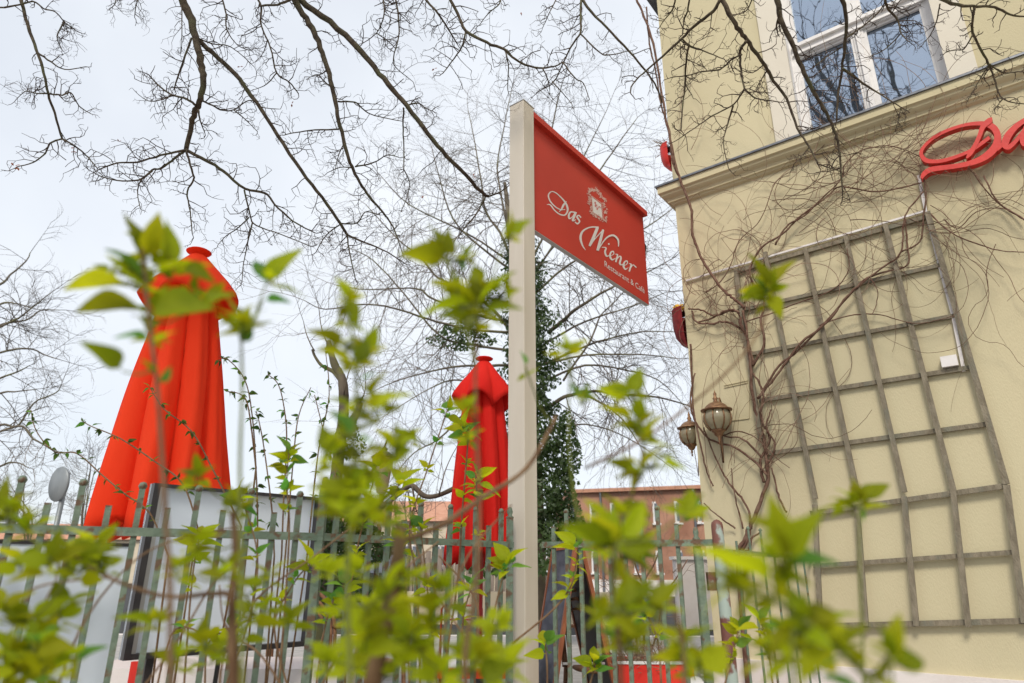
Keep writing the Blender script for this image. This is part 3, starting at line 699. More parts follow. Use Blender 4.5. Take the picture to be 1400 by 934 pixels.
# ------------------------------------------------------------------ chalkboard A-frame, planter, chairs, bench
t = thing('chalkboard_stand', 'slate chalkboard A-frame with orange wooden frame standing behind the fence by the post', 'chalkboard', at(795, 930, 4.3))
ap = at(783, 750, 4.25); lf = at(729, 1010, 4.0); lf.z = .02; ap2 = at(757, 752, 4.75)
def panel(tp0, tp1, bt0, bt1, face, back):
    d = (tp1 - tp0).normalized(); dn_ = (bt0 - tp0).normalized(); n = d.cross(dn_).normalized()
    for a, b in ((tp0, bt0), (tp1, bt1)):
        g = MB(); g.bar(a, b, n, .035, .022); g.build('frame_stile', M['orangewood'], t)
    for f in (0.0, .84):
        g = MB(); g.bar(tp0.lerp(bt0, f), tp1.lerp(bt1, f), n, .035, .0215); g.build('frame_rail', M['orangewood'], t)
    g = MB(); a, b, c, e = tp0.lerp(bt0, .01), tp1.lerp(bt1, .01), tp1.lerp(bt1, .84), tp0.lerp(bt0, .84)
    g.prism([a - n * .004, b - n * .004, c - n * .004, e - n * .004], n * .008); g.build('board', M[face], t)
pn = at(787, 748, 4.0); pf = at(757, 752, 4.6); pn.z = pf.z = 1.15
bn = at(742, 962, 3.9); 
panel(pn, pf, V((pn.x - .21, pn.y - .05, .02)), V((pf.x - .21, pf.y - .05, .02)), 'chalk', 'black')
qn = pn + V((.035, .02, 0)); qf = pf + V((.035, .02, 0))
panel(qn, qf, V((qn.x + .25, qn.y + .06, .02)), V((qf.x + .25, qf.y + .06, .02)), 'black', 'black')
g = MB(); g.bar(pn + V((-.09, 0, -.62)), qn + V((.11, 0, -.62)), Z, .012, .012); g.build('stay', M['alu'], t)

t = thing('flower_box', 'long bright red planter box full of dry stalks behind the fence', 'planter', at(895, 930, 3.9))
A = at(846, 908, 3.85); B = at(948, 908, 3.85); zt = A.z
g = MB(); x0, x1 = A.x, B.x; y0 = 3.85; dp = .34
for (a, b, c, d_) in ((x0, x1, y0, y0 + .02), (x0, x1, y0 + dp - .02, y0 + dp), (x0, x0 + .02, y0 + .02, y0 + dp - .02), (x1 - .02, x1, y0 + .02, y0 + dp - .02)):
    g.box(V((a, c, .03)), V((b - a, 0, 0)), V((0, d_ - c, 0)), Z * (zt - .03))
g.build('box', M['planter'], t)
g = MB(); g.box(V((x0 - .006, y0 - .006, zt)), V((x1 - x0 + .012, 0, 0)), V((0, .028, 0)), Z * .012); g.build('rim', M['whitetop'], t)
g = MB(); g.box(V((x0 + .021, y0 + .021, .1)), V((x1 - x0 - .042, 0, 0)), V((0, dp - .042, 0)), Z * (zt - .14)); g.build('soil', M['soil'], t)
g = MB()
for k in range(420):
    p = V((ru(x0 + .03, x1 - .03), ru(y0 + .03, y0 + dp - .03), zt - .05)); q = [p]; d = V((ru(-.6, .6), ru(-.6, .3), ru(.3, 1))).normalized()
    n_ = random.randint(3, 7)
    for i in range(n_): d = (d + V((ru(-.45, .45), ru(-.4, .4), ru(-.45, .3)))).normalized(); q.append(q[-1] + d * .03)
    g.tube(q, .0016, 3, False)
kind(g.build('dry_stalks', M['drytwig'], t), 'stuff')
g = MB(); c = V(((x0 + x1) / 2 + .2, y0 - .004, zt - .1))
g.lathe(c, [(.001, .002), (.045, .001), (.045, 0)], 16, ax=V((0, -1, 0))); g.tube([c + V((.03, 0, .05)), c + V((.065, 0, .04)), c + V((.06, 0, 0)), c + V((.03, 0, -.02))], .006, 5)
g.build('cup_emblem', M['whitetop'], t)

def rattan_chair(label, x, Y, rz):
    P = at(x, 900, Y); P.z = 0; t = thing('cafe_chair', label, 'chair', P, group='bentwood cafe chairs behind the fence')
    t.rotation_euler.z = rz
    def add(name, mb, mt=M['rattan']):
        o = mb.build(name, mt, None, True); o.parent = t; return o
    for (sx, sy) in ((-1, -1), (1, -1), (-1, 1), (1, 1)):
        g = MB(); g.tube([V((sx * .2, sy * .2, 0)), V((sx * .18, sy * .18, .44))], .014, 8); add('leg', g)
    g = MB(); g.lathe(V((0, 0, .43)), [(.001, 0), (.2, 0), (.22, .012), (.2, .03), (.001, .028)], 24); add('seat', g)
    for k, (r, hh) in enumerate(((.21, .90), (.185, .85), (.15, .79))):
        g = MB(); pts = [V((-r, .17, .44))] + [V((-r * math.cos(a), .19 + .05 * math.sin(a), .62 + (hh - .62) * math.sin(a))) for a in [i * math.pi / 10 for i in range(11)]] + [V((r, .17, .44))]
        g.tube(pts, .012 - .002 * k, 8); add('back_hoop', g)
    for s_ in (-1, 1):
        g = MB(); g.tube([V((s_ * .2, .2, .66)), V((s_ * .26, .05, .67)), V((s_ * .26, -.1, .65)), V((s_ * .22, -.17, .55)), V((s_ * .2, -.18, .44))], .011, 8); add('arm', g)
    return t
rattan_chair('bentwood cafe chair right beside the framed display board', 425, 4.4, .6)
rattan_chair('bentwood cafe chair in the middle, before the black car', 498, 4.7, -.5)
rattan_chair('bentwood cafe chair next to the chalkboard and red planter box', 829, 4.55, 2.2)

t = thing('bench', 'low white bench with red edge behind the fence near the smaller umbrella', 'bench', at(655, 920, 4.0))
A = at(592, 912, 4.0); B = at(728, 912, 4.3); zz = A.z
g = MB(); g.box(V((A.x, 4.0, zz - .02)), V((B.x - A.x, 0, 0)), V((0, .35, 0)), Z * .02); g.build('seat', M['whitetop'], t)
g = MB(); g.box(V((A.x, 3.985, zz - .055)), V((B.x - A.x, 0, 0)), V((0, .015, 0)), Z * .05); g.build('front_edge', M['planter'], t)
for s_ in (.05, .9):
    g = MB(); g.box(V((A.x + (B.x - A.x) * s_, 4.05, 0)), V((.03, 0, 0)), V((0, .25, 0)), Z * (zz - .02)); g.build('leg', M['redmetal'], t)
t = thing('barrier_sign', 'white panel in a red tube frame standing behind the smaller umbrella pole', 'sign', at(632, 900, 7.5))
A = at(604, 828, 7.5); B = at(659, 828, 7.5); Cz = at(604, 847, 7.5).z
g = MB(); g.tube([V((A.x, 7.5, 0)), V((A.x, 7.5, A.z - .03)), V((A.x + .03, 7.5, A.z)), V((B.x - .03, 7.5, A.z)), V((B.x, 7.5, A.z - .03)), V((B.x, 7.5, 0))], .012, 8); g.tube([V((A.x, 7.5, Cz)), V((B.x, 7.5, Cz))], .010, 8); g.build('frame', M['redmetal'], t, True)
g = MB(); g.box(V((A.x + .012, 7.495, Cz + .01)), V((B.x - A.x - .024, 0, 0)), V((0, .01, 0)), Z * (A.z - Cz - .02)); g.build('panel', M['whitetop'], t)
# garden lantern on a post
t = thing('street_lamp', 'cream lantern with dark cap on a slim post, among the shrub leaves', 'lamp', at(525, 900, 6.2))
P = at(524, 640, 6.2); P0 = V((P.x, P.y, 0)); zb_ = at(524, 676, 6.2).z; zt_ = at(524, 627, 6.2).z
g = MB(); g.tube([P0, P0 + Z * zb_], .022, 10); g.build('pole', M['brownpost'], t, True)
g = MB(); g.lathe(P0, [(.03, zb_), (.05, zb_ + .02), (.085, zt_ - .06), (.095, zt_)], 18); g.build('globe', M['lampglobe'], t, True)
g = MB(); g.lathe(P0, [(.115, zt_), (.12, zt_ + .012), (.05, zt_ + .06), (.025, zt_ + .07), (.03, zt_ + .09), (.001, zt_ + .12)], 18); g.build('cap', M['blackframe'], t, True)
# round sign seen from behind
t = thing('round_road_sign', 'round grey road sign seen edge-on at the far left above the fence', 'road sign', at(84, 900, 6.0))
P = at(82, 662, 6.0); axn = V((.50, .86, .05)).normalized()
g = MB(); g.lathe(P - axn * .02, [(.001, .0), (.15, 0), (.155, .012), (.15, .024), (.001, .024)], 28, ax=axn); g.build('disc', M['signgrey'], t, True)
g = MB(); g.tube([V((P.x + .05, P.y, 0)), V((P.x + .05, P.y, P.z + .10))], .022, 10); g.build('pole', M['signgrey'], t, True)

# ------------------------------------------------------------------ street background
def far_building(label, x0, x1, Y, ztop, body, roofm, wins, depth=9, roof=1.0, yaw=0.0):
    t = thing('far_building', label, 'building', V((x0, Y, 0)))
    g = MB(); g.box(V((x0, Y, 0)), V((x1 - x0, yaw * (x1 - x0), 0)), V((0, depth, 0)), Z * ztop); g.build('wall', body, t)
    if roof:
        e = .3; g = MB(); g.v += [V((x0 - e, Y - e, ztop)), V((x1 + e, Y - e + yaw * (x1 - x0), ztop)), V((x1 + e, Y + depth + e, ztop)), V((x0 - e, Y + depth + e, ztop)), V((x0 + 1, Y + depth / 2, ztop + roof)), V((x1 - 1, Y + depth / 2, ztop + roof))]
        g.f += [(0, 1, 5, 4), (1, 2, 5), (2, 3, 4, 5), (3, 0, 4), (3, 2, 1, 0)]; g.mi += [0] * 5; g.build('roof', roofm, t)
    nx, rows, ww, wh = wins
    for r in rows:
        for k in range(nx):
            xx = x0 + (x1 - x0) * (k + .5) / nx - ww / 2; yy = Y + yaw * (xx - x0)
            g = MB(); g.box(V((xx, yy - .06, r)), V((ww, 0, 0)), V((0, .10, 0)), Z * wh)
            g.box(V((xx - .06, yy - .12, r - .08)), V((ww + .12, 0, 0)), V((0, .12, 0)), Z * .08)
            wo = g.build('window', M['whitewood'], t)
            g = MB()
            g.box(V((xx + .08, yy - .075, r + .08)), V((ww / 2 - .12, 0, 0)), V((0, .02, 0)), Z * (wh - .16)); g.box(V((xx + ww / 2 + .04, yy - .075, r + .08)), V((ww / 2 - .12, 0, 0)), V((0, .02, 0)), Z * (wh - .16))
            g.build('pane', M['farglass'], wo)
    return t
Yb = 34
xa = at(775, 700, Yb).x; xb = 11.5; zt = at(860, 672, Yb).z
far_building('long terracotta rendered building far behind the fence right of the post', xa, xb, Yb, zt, M['terracotta'], M['terracotta'], (9, (1.0, 3.25), .7, 1.0), roof=.0, yaw=-.35)
tb_ = [o for o in bpy.data.objects if o.name.startswith('far_building')][-1]
for (za, zb_, pr) in ((zt - .12, zt + .05, .22), (2.35, 2.45, .1), (0, .7, .08)):
    g = MB(); g.box(V((xa - .1, Yb - pr, za)), V((xb - xa + .2, -.35 * (xb - xa), 0)), V((0, pr - .004, 0)), Z * (zb_ - za)); g.build('string_course', M['plinth'] if za == 0 else M['creamwall'], tb_) if za != zt - .12 else g.build('eaves', M['rooftile'], tb_)
for xx in (4.4, 8.6):
    g = MB(); g.tube([V((xx, Yb - .35 * (xx - xa) - .12, 0)), V((xx, Yb - .35 * (xx - xa) - .12, zt - .1))], .06, 6); g.build('drainpipe', M['zinc'], tb_)
Yb = 40
xa = at(470, 700, Yb).x; xb = at(700, 700, Yb).x
far_building('distant low cream house with an orange tiled roof left of the post', xa, xb, Yb, at(600, 713, Yb).z, M['creamwall'], M['rooftile'], (6, (1.3,), .9, 1.2), roof=1.6)
Yb = 60
far_building('wide pale building at the far left behind the bare trees', -70, -17, Yb, 3.6, M['creamwall'], M['rooftile'], (14, (1.2,), 1.1, 1.3), roof=1.6)
t = thing('paling_fence', 'grey wooden paling fence in the distance behind the smaller umbrella', 'fence', at(575, 800, 15))
x0 = at(560, 800, 15).x; pm = None
for k in range(26):
    if pm is None: g = MB(); g.box(V((-.055, 0, .35)), V((.11, 0, 0)), V((0, .02, 0)), Z * 1.1); pm = g.mesh('paling', M['paling'])
    o = link('paling', pm, t, V((x0 + k * .125, 15 + ru(-.01, .01), ru(-.04, .04))) - worldpos(t))
g = MB(); g.box(V((x0 - .1, 15.02, .5)), V((3.3, 0, 0)), V((0, .05, 0)), Z * .08); g.box(V((x0 - .1, 15.02, 1.2)), V((3.3, 0, 0)), V((0, .05, 0)), Z * .08); g.build('rail', M['paling'], t)
g = MB(); g.box(V((x0 - .3, 14.6, 0)), V((5, 0, 0)), V((0, .25, 0)), Z * .62); tag(g.build('garden_wall', M['creamwall']), 'low pale wall along the street in front of the paling fence', 'wall')
g = MB(); g.box(V((3.2, 13.5, 0)), V((1.9, 0, 0)), V((0, .3, 0)), Z * 1.25); g.box(V((3.15, 13.45, 1.25)), V((2.0, 0, 0)), V((0, .4, 0)), Z * .06)
tag(g.build('pale_wall', M['plinth']), 'pale capped wall beyond the gate post, right of the red planter', 'wall')
# car, side on
def car(label, x, Y, yaw):
    P = at(x, 800, Y); P.z = 0; t = thing('parked_car', label, 'car', P); t.rotation_euler.z = yaw
    def add(name, mb, mt, par=None, sm=False):
        o = mb.build(name, mt, None, sm); o.parent = par or t; return o
    side = [(-2.15, .35), (-2.2, .6), (-2.1, .86), (-1.3, .96), (-.75, 1.38), (-.3, 1.47), (.8, 1.46), (1.5, 1.3), (1.95, .98), (2.15, .9), (2.2, .55), (2.1, .32)]
    g = MB(); g.prism([V((a, -.82, b)) for a, b in side], V((0, 1.64, 0))); b_ = add('body', g, M['carpaint']); bv = b_.modifiers.new('bevel', 'BEVEL'); bv.width = .07; bv.segments = 3
    for pts in ([(-1.1, .98), (-.68, 1.33), (-.28, 1.40), (-.02, 1.40), (-.02, .98)], [(.04, .98), (.04, 1.40), (.76, 1.39), (1.35, 1.25), (1.6, .99)]):
        for s_ in (-1, 1):
            g = MB(); g.prism([V((a, s_ * .823, b)) for a, b in pts], V((0, s_ * .006, 0))); add('side_window', g, M['farglass'])
    for sx in (-1.35, 1.35):
        for s_ in (-1, 1):
            g = MB(); g.lathe(V((sx, s_ * .74, .33)), [(.2, -.1), (.31, -.1), (.33, -.06), (.33, .06), (.31, .1), (.2, .1)], 22, ax=V((0, 1, 0))); w_ = add('wheel', g, M['tyre'])
            g = MB(); g.lathe(V((sx, s_ * .78, .33)), [(.001, .03), (.06, .03), (.19, .0), (.2, .03)], 14, ax=V((0, s_, 0))); add('rim', g, M['alu'], w_)
    for s_ in (-.6, .6):
        g = MB(); g.box(V((-2.17, s_ - .15, .66)), V((.05, 0, 0)), V((0, .3, 0)), Z * .14); add('headlight', g, M['whitetop'])
    return t
car('black parked car on the street seen through the fence and leaves', 505, 17, .05)

# ------------------------------------------------------------------ wood: branches and twigs
def knob_twig(mb, P, d, ln, r, lvl, plane_n, sides=4, crook=.75):
    """knobbly twig as on an old maple: zig-zag, short spurs, curled tips"""
    n = max(3, int(ln / (.035 if lvl else .045)) + 1); n = min(n, 9); st = ln / n; q = [P.copy()]; rr = [r]; d = d.normalized()
    curl = ru(-.35, .35)
    for i in range(n):
        j = V((ru(-1, 1), ru(-1, 1), ru(-1, 1))); j -= plane_n * j.dot(plane_n) * .4
        d = (d + j * crook * .5 + plane_n.cross(d) * curl + V((0, 0, -.05))).normalized()
        if rnd() < .3: curl = ru(-.5, .5)
        q.append(q[-1] + d * st * ru(.7, 1.3)); rr.append(r * (1 - .55 * (i + 1) / n) * (1.25 if rnd() < .3 else 1))
        if lvl < 2 and rnd() < (.72, .45)[lvl]:
            sd = plane_n.cross(d) * random.choice((-1, 1)); nd = (d * ru(.2, .9) + sd * ru(.6, 1.1) + plane_n * ru(-.4, .4)).normalized()
            knob_twig(mb, q[-1], nd, ln * ru(.35, .7), max(r * .68, .0009), lvl + 1, plane_n, 3, crook)
    rr[-1] *= 1.5 if rnd() < .6 else 1
    mb.tube(q, rr, sides, True)
def fine_twig(mb, P, d, ln, r, lvl, plane_n, droop=.0, maxl=2):
    n = 5; st = ln / n; q = [P.copy()]; rr = [r]; d = d.normalized(); curl = ru(-.12, .12)
    for i in range(n):
        d = (d + V((ru(-1, 1), ru(-1, 1), ru(-1, 1))) * .13 + plane_n.cross(d) * curl + V((0, 0, -droop))).normalized()
        q.append(q[-1] + d * st); rr.append(r * (1 - .6 * (i + 1) / n))
        if lvl < maxl:
            for _ in range(1 if rnd() < (.95, .6)[min(lvl, 1)] else 0):
                sd = plane_n.cross(d) * random.choice((-1, 1)); nd = (d * ru(.7, 1.2) + sd * ru(.3, .9) + plane_n * ru(-.5, .5)).normalized()
                fine_twig(mb, q[-1], nd, ln * ru(.4, .7), max(r * .6, .0016), lvl + 1, plane_n, droop, maxl)
    mb.tube(q, rr, 3, False)

def traced(parent, P, Y0, Y1, w0, w1, spacing, tl, bark, twm, mode='knob', prefix=None, droop=0, rough=.6, maxl=2, dens=1.0, side=6):
    """a limb through surveyed points; returns nothing, builds part branch with its twigs"""
    C = catmull([(x, y) for x, y in P], 4); n = len(C)
    pts = []; rad = []
    amp = ru(.04, .10)
    for i, (x, y) in enumerate(C):
        u = i / (n - 1); Y = Y0 + (Y1 - Y0) * u + amp * math.sin(u * 5 + Y0 * 9)
        p = at(x, y, Y); dep = (p - CAM).dot(F_)
        wpx = (w0 + (w1 - w0) * u) * (.84 if mode == 'knob' else .9)
        kn = (1 + ru(-.05, .16) * rough)
        r = wpx * dep / FPX / 2 * kn
        jt = r * .35
        pts.append(p + V((ru(-jt, jt), ru(-jt, jt), ru(-jt, jt)))); rad.append(r)
    if prefix:
        pre = [V(a) for a in prefix]; rp_ = [rad[0] * (1.15 + .35 * k) for k in range(len(pre))]
        pre.reverse(); rp_.reverse()
        pts = pre + pts; rad = rp_ + rad
    g = MB(); g.tube(pts, rad, side); br = g.build('branch', bark, parent, True)
    if spacing:
        g = MB(); acc = 0.0; k0 = len(prefix) if prefix else 0
        for i in range(k0, len(pts) - 1):
            seg = pts[i + 1] - pts[i]; L_ = seg.length; dep = (pts[i] - CAM).dot(F_); sp_w = spacing * dep / FPX * (.80 if mode == 'knob' else 1.0)
            acc += L_
            while acc > sp_w:
                acc -= sp_w * ru(.6, 1.4)
                if mode != 'knob' and i < k0 + .12 * (len(pts) - k0): continue
                vn = (CAM - pts[i]).normalized(); sd = vn.cross(seg.normalized()) * random.choice((-1, 1))
                d = seg.normalized() * ru(.0, 1.0) + sd * ru(.7, 1.1) + vn * ru(-.5, .5)
                ln = tl * dep / FPX * ru(.35, 1.15)
                p = pts[i] + seg * rnd()
                if mode == 'knob': knob_twig(g, p, d, ln, min(rad[i] * .6, .0030), 0, vn)
                else: fine_twig(g, p, d, ln, min(rad[i] * .5, .012), 0, vn, droop, maxl)
        # tip
        vn = (CAM - pts[-1]).normalized(); d = pts[-1] - pts[-2]
        for _ in range(1):
            if mode == 'knob': knob_twig(g, pts[-1], d + V((ru(-.3, .3), ru(-.3, .3), ru(-.3, .3))) * d.length, tl * .7 * Y1 / FPX, min(rad[-1], .003), 0, vn)
            else: fine_twig(g, pts[-1], d, tl * Y1 / FPX, rad[-1], 0, vn, droop, maxl)
        if g.v: kind(g.build('twigs', twm, br), 'stuff')
    return br

# --- the tree overhead, left
T1_ = V((-1.6, -2.2, 0))
tree = thing('bare_tree', 'old bare knobbly tree whose thick branches hang across the sky at left and middle', 'tree', T1_, group='bare trees overhead')
g = MB(); g.tube([T1_, T1_ + V((0, .05, 1.2)), T1_ + V((.1, .1, 2.6)), T1_ + V((.3, .6, 3.9)), T1_ + V((.5, 1.3, 4.9))], [.26, .21, .19, .17, .14], 14); g.build('trunk', M['bark'], tree, True)
hub = T1_ + V((.5, 1.3, 4.9))
def pre(x, Y, k=.55):
    p = at(x, -60, Y); q = p.lerp(hub, .45) + V((0, 0, .35)); return [p, q, hub]
BT, TW_ = M['bark'], M['twig']
kw = dict(bark=BT, twm=TW_)
def tb(P, Y0=3.2, Y1=3.4, w0=5, w1=2, sp=17, tl=34, pf=False, par=tree, **k):
    return traced(par, P, Y0, Y1, w0, w1, sp, tl, BT, TW_, prefix=pre(P[0][0], Y0) if pf else None, **k)
tb([(27, -5), (38, 35), (50, 68), (60, 100), (66, 128), (75, 155), (85, 190)], 3.0, 3.3, 5.5, 3, sp=60, tl=25, pf=True)
tb([(85, 190), (68, 196), (62, 210), (45, 222), (24, 228)], 3.3, 3.4, 3, 1.5, sp=14, tl=26)
tb([(85, 190), (107, 203), (120, 215), (133, 230)], 3.3, 3.3, 3, 1.5, sp=11, tl=30)
tb([(66, 128), (85, 130), (97, 127), (108, 145), (125, 156)], 3.2, 3.2, 3, 1.2, sp=12, tl=26)
tb([(66, 128), (50, 128), (35, 125), (22, 136)], 3.2, 3.3, 2.5, 1, sp=10, tl=28)
tb([(52, 72), (70, 85), (88, 95), (114, 92)], 3.1, 3.1, 3, 1.3, sp=26, tl=18)
tb([(-5, 11), (20, 8), (45, 2), (60, 12), (75, 16), (88, 30), (105, 43)], 3.0, 3.1, 3, 1.5, sp=18, tl=26)
tb([(88, 30), (78, 50), (85, 68)], 3.1, 3.1, 2.5, 1, sp=10, tl=28)
tb([(248, -5), (258, 20), (266, 50), (275, 85), (278, 105), (275, 130), (268, 150), (262, 170), (254, 205)], 3.0, 3.3, 13, 7, sp=70, tl=30, pf=True, side=8)
tb([(266, 50), (290, 72), (320, 100), (350, 140), (380, 185), (412, 234), (440, 270), (465, 306), (476, 322)], 3.1, 3.6, 7.5, 4.5, sp=34, tl=34)
tb([(476, 322), (500, 332), (530, 345), (556, 362)], 3.6, 3.7, 3.5, 1.5, sp=13, tl=24)
tb([(474, 318), (477, 340), (481, 360), (486, 382)], 3.6, 3.6, 3, 1.5, sp=11, tl=24)
tb([(467, 306), (450, 318), (440, 330), (432, 345)], 3.6, 3.6, 2.5, 1.2, sp=10, tl=30)
tb([(467, 306), (488, 305), (500, 290), (520, 294)], 3.6, 3.6, 2.5, 1.2, sp=10, tl=26)
tb([(254, 205), (220, 212), (188, 222), (160, 223), (135, 232)], 3.3, 3.4, 4, 2, sp=13, tl=34)
tb([(254, 205), (238, 217), (222, 229), (208, 233), (190, 246), (160, 247), (135, 240)], 3.3, 3.4, 4, 2, sp=12, tl=36)
tb([(208, 234), (192, 248), (188, 265), (192, 285)], 3.35, 3.4, 2.5, 1.2, sp=11, tl=26)
tb([(254, 205), (283, 220), (305, 234), (335, 258), (362, 264), (375, 279), (400, 302), (430, 318)], 3.3, 3.5, 5.5, 2.2, sp=13, tl=34)
tb([(334, 260), (342, 294), (350, 308), (385, 321), (425, 337)], 3.4, 3.5, 3, 1.5, sp=12, tl=30)
tb([(345, 305), (338, 335), (333, 360), (331, 385)], 3.4, 3.4, 2.5, 1.2, sp=12, tl=26)
tb([(340, 298), (325, 312), (310, 322), (298, 335)], 3.4, 3.4, 2.2, 1, sp=9, tl=24)
tb([(254, 205), (262, 232), (265, 246), (256, 262), (260, 290), (263, 320)], 3.3, 3.3, 4, 1.5, sp=15, tl=26)
tb([(268, 145), (255, 135), (235, 130), (215, 115), (203, 102)], 3.2, 3.2, 4, 1.8, sp=11, tl=30)
tb([(238, 130), (218, 137), (203, 138), (190, 130)], 3.2, 3.2, 2.2, 1, sp=10, tl=24)
tb([(262, 52), (250, 85), (238, 122)], 3.1, 3.2, 3.5, 2, sp=26, tl=26)
tb([(248, 5), (249, 40), (248, 70)], 3.0, 3.1, 2, 1, sp=12, tl=26)
tb([(275, 137), (290, 144), (305, 151), (320, 150), (338, 138), (352, 140)], 3.2, 3.3, 3, 1.4, sp=12, tl=30)
tb([(320, 151), (335, 163), (352, 180)], 3.2, 3.3, 2.2, 1, sp=12, tl=22)
tb([(271, 150), (274, 165), (280, 182)], 3.2, 3.3, 3, 1.4, sp=12, tl=24)
tb([(266, 50), (290, 60), (312, 63), (330, 75), (348, 92)], 3.1, 3.2, 2.5, 1, sp=10, tl=34)
tb([(303, -5), (309, 20), (310, 40), (325, 62), (345, 70)], 3.0, 3.1, 3, 1, sp=11, tl=36, pf=True)
tb([(350, -5), (357, 10), (357, 35), (370, 65), (378, 100), (395, 112), (408, 128)], 3.0, 3.3, 3.5, 1.8, sp=12, tl=34)
tb([(378, 100), (365, 115), (350, 122)], 3.2, 3.2, 2, 1, sp=10, tl=26)
tb([(355, 8), (375, 7), (392, 2), (402, -4)], 3.0, 3.0, 3.5, 4, sp=20, tl=24)
tb([(400, -5), (415, 20), (430, 45), (440, 72), (448, 95), (455, 125), (460, 150), (467, 180), (476, 215), (483, 232), (495, 255), (510, 275), (528, 296)], 3.0, 3.6, 10, 3.5, sp=32, tl=36, pf=True, side=8)
tb([(528, 296), (537, 310), (545, 330), (552, 352)], 3.6, 3.7, 3, 1.2, sp=14, tl=24)
tb([(403, -5), (440, 22), (480, 55), (505, 85), (530, 115), (555, 145), (585, 182), (610, 213), (632, 234), (650, 255), (666, 269)], 3.0, 3.7, 10, 5, sp=42, tl=34, pf=True, side=8)
tb([(666, 269), (685, 262), (700, 250)], 3.7, 3.7, 3, 1.2, sp=11, tl=26)
tb([(664, 270), (650, 294), (636, 310), (626, 326)], 3.7, 3.7, 3, 1.2, sp=11, tl=26)
tb([(552, 148), (551, 170), (552, 200), (552, 232)], 3.4, 3.4, 2.8, 2, sp=40, tl=20)
tb([(552, 232), (560, 250), (556, 270), (548, 290)], 3.4, 3.4, 2, 1, sp=10, tl=26)
tb([(557, 144), (572, 141), (582, 148), (592, 152)], 3.4, 3.4, 2.6, 1.2, sp=12, tl=20)
tb([(462, 139), (485, 140), (497, 150), (512, 158), (550, 166)], 3.3, 3.4, 3, 1.2, sp=10, tl=30)
tb([(463, 177), (430, 178), (405, 181), (388, 185)], 3.4, 3.4, 3, 1.4, sp=12, tl=28)
tb([(451, 118), (442, 110), (434, 102), (420, 108)], 3.3, 3.3, 2.5, 1, sp=9, tl=28)
tb([(486, 228), (510, 223), (530, 212), (547, 216)], 3.5, 3.5, 2.6, 1.2, sp=11, tl=30)
tb([(484, 230), (465, 229), (448, 236)], 3.5, 3.5, 2.2, 1, sp=11, tl=24)
tb([(470, 196), (462, 215), (458, 234)], 3.5, 3.5, 2, 1, sp=11, tl=22)
tb([(523, -5), (525, 20), (515, 45), (495, 60)], 3.1, 3.2, 2.8, 1.2, sp=10, tl=34)
tb([(540, -5), (545, 25), (545, 50), (538, 80), (541, 92), (560, 108)], 3.1, 3.2, 3, 1.2, sp=11, tl=32)
tb([(515, 45), (530, 56), (540, 66)], 3.2, 3.2, 2, 1, sp=10, tl=24)
tb([(578, -5), (600, 20), (612, 38), (625, 60)], 3.1, 3.3, 4, 1.8, sp=12, tl=32)
tb([(613, -5), (627, 20), (637, 42), (665, 58), (690, 68), (700, 78), (718, 89), (742, 93), (760, 90), (770, 85)], 3.0, 3.3, 5.5, 2.2, sp=16, tl=34, pf=True)
tb([(637, 42), (631, 65), (618, 84), (606, 100)], 3.2, 3.2, 3.5, 1.4, sp=9, tl=32)
tb([(690, 68), (695, 88), (694, 118), (696, 130)], 3.2, 3.2, 2.5, 1, sp=11, tl=26)
tb([(682, -5), (683, 5), (668, 18), (655, 35)], 3.1, 3.1, 2.5, 1, sp=10, tl=26)
tb([(795, -5), (794, 25), (793, 46), (782, 62), (770, 86), (757, 112), (738, 124)], 3.1, 3.3, 4, 1.5, sp=14, tl=32, pf=True)
tb([(793, 46), (820, 72), (835, 75), (858, 70)], 3.2, 3.2, 2.8, 1.2, sp=12, tl=26)
tb([(770, 86), (787, 108), (797, 113), (806, 136)], 3.2, 3.2, 2.6, 1.2, sp=14, tl=20)
tb([(742, 93), (750, 112), (752, 130)], 3.2, 3.2, 2.4, 1, sp=11, tl=24)
tb([(755, 112), (770, 128), (783, 144)], 3.2, 3.2, 2, 1, sp=12, tl=20)
tb([(760, 0), (750, 20), (742, 38)], 3.1, 3.1, 2, 1, sp=8, tl=28)
tb([(795, -5), (803, 10), (830, 38), (860, 70), (885, 100), (898, 120), (905, 140)], 3.1, 3.4, 4.5, 2.5, sp=40, tl=22)
tb([(190, -5), (186, 8), (184, 24)], 3.1, 3.1, 2, 1, sp=7, tl=22)
tb([(160, -8), (157, 6), (150, 12)], 3.1, 3.1, 2, 1, sp=8, tl=18)
for (x, y) in ((22, 226), (25, 229), (16, 222), (99, 207), (163, 194), (399, 142), (594, 94), (647, 241), (576, 271), (713, 17), (100, 203), (328, 91)):
    P = at(x, y, 3.3); g = MB(); c = P
    for k in range(2):
        d = V((ru(-1, 1), ru(-.5, .5), ru(-1, 1))).normalized() * .011; e = V((-d.z, .004, d.x)) * .5
        b = len(g.v); g.v += [c, c + d + e, c + d * 1.8 + V((0, .003, 0)), c + d - e]; g.f.append((b, b + 1, b + 2, b + 3)); g.mi.append(0)
    g.build('dead_leaf', M['deadleaf'], tree)

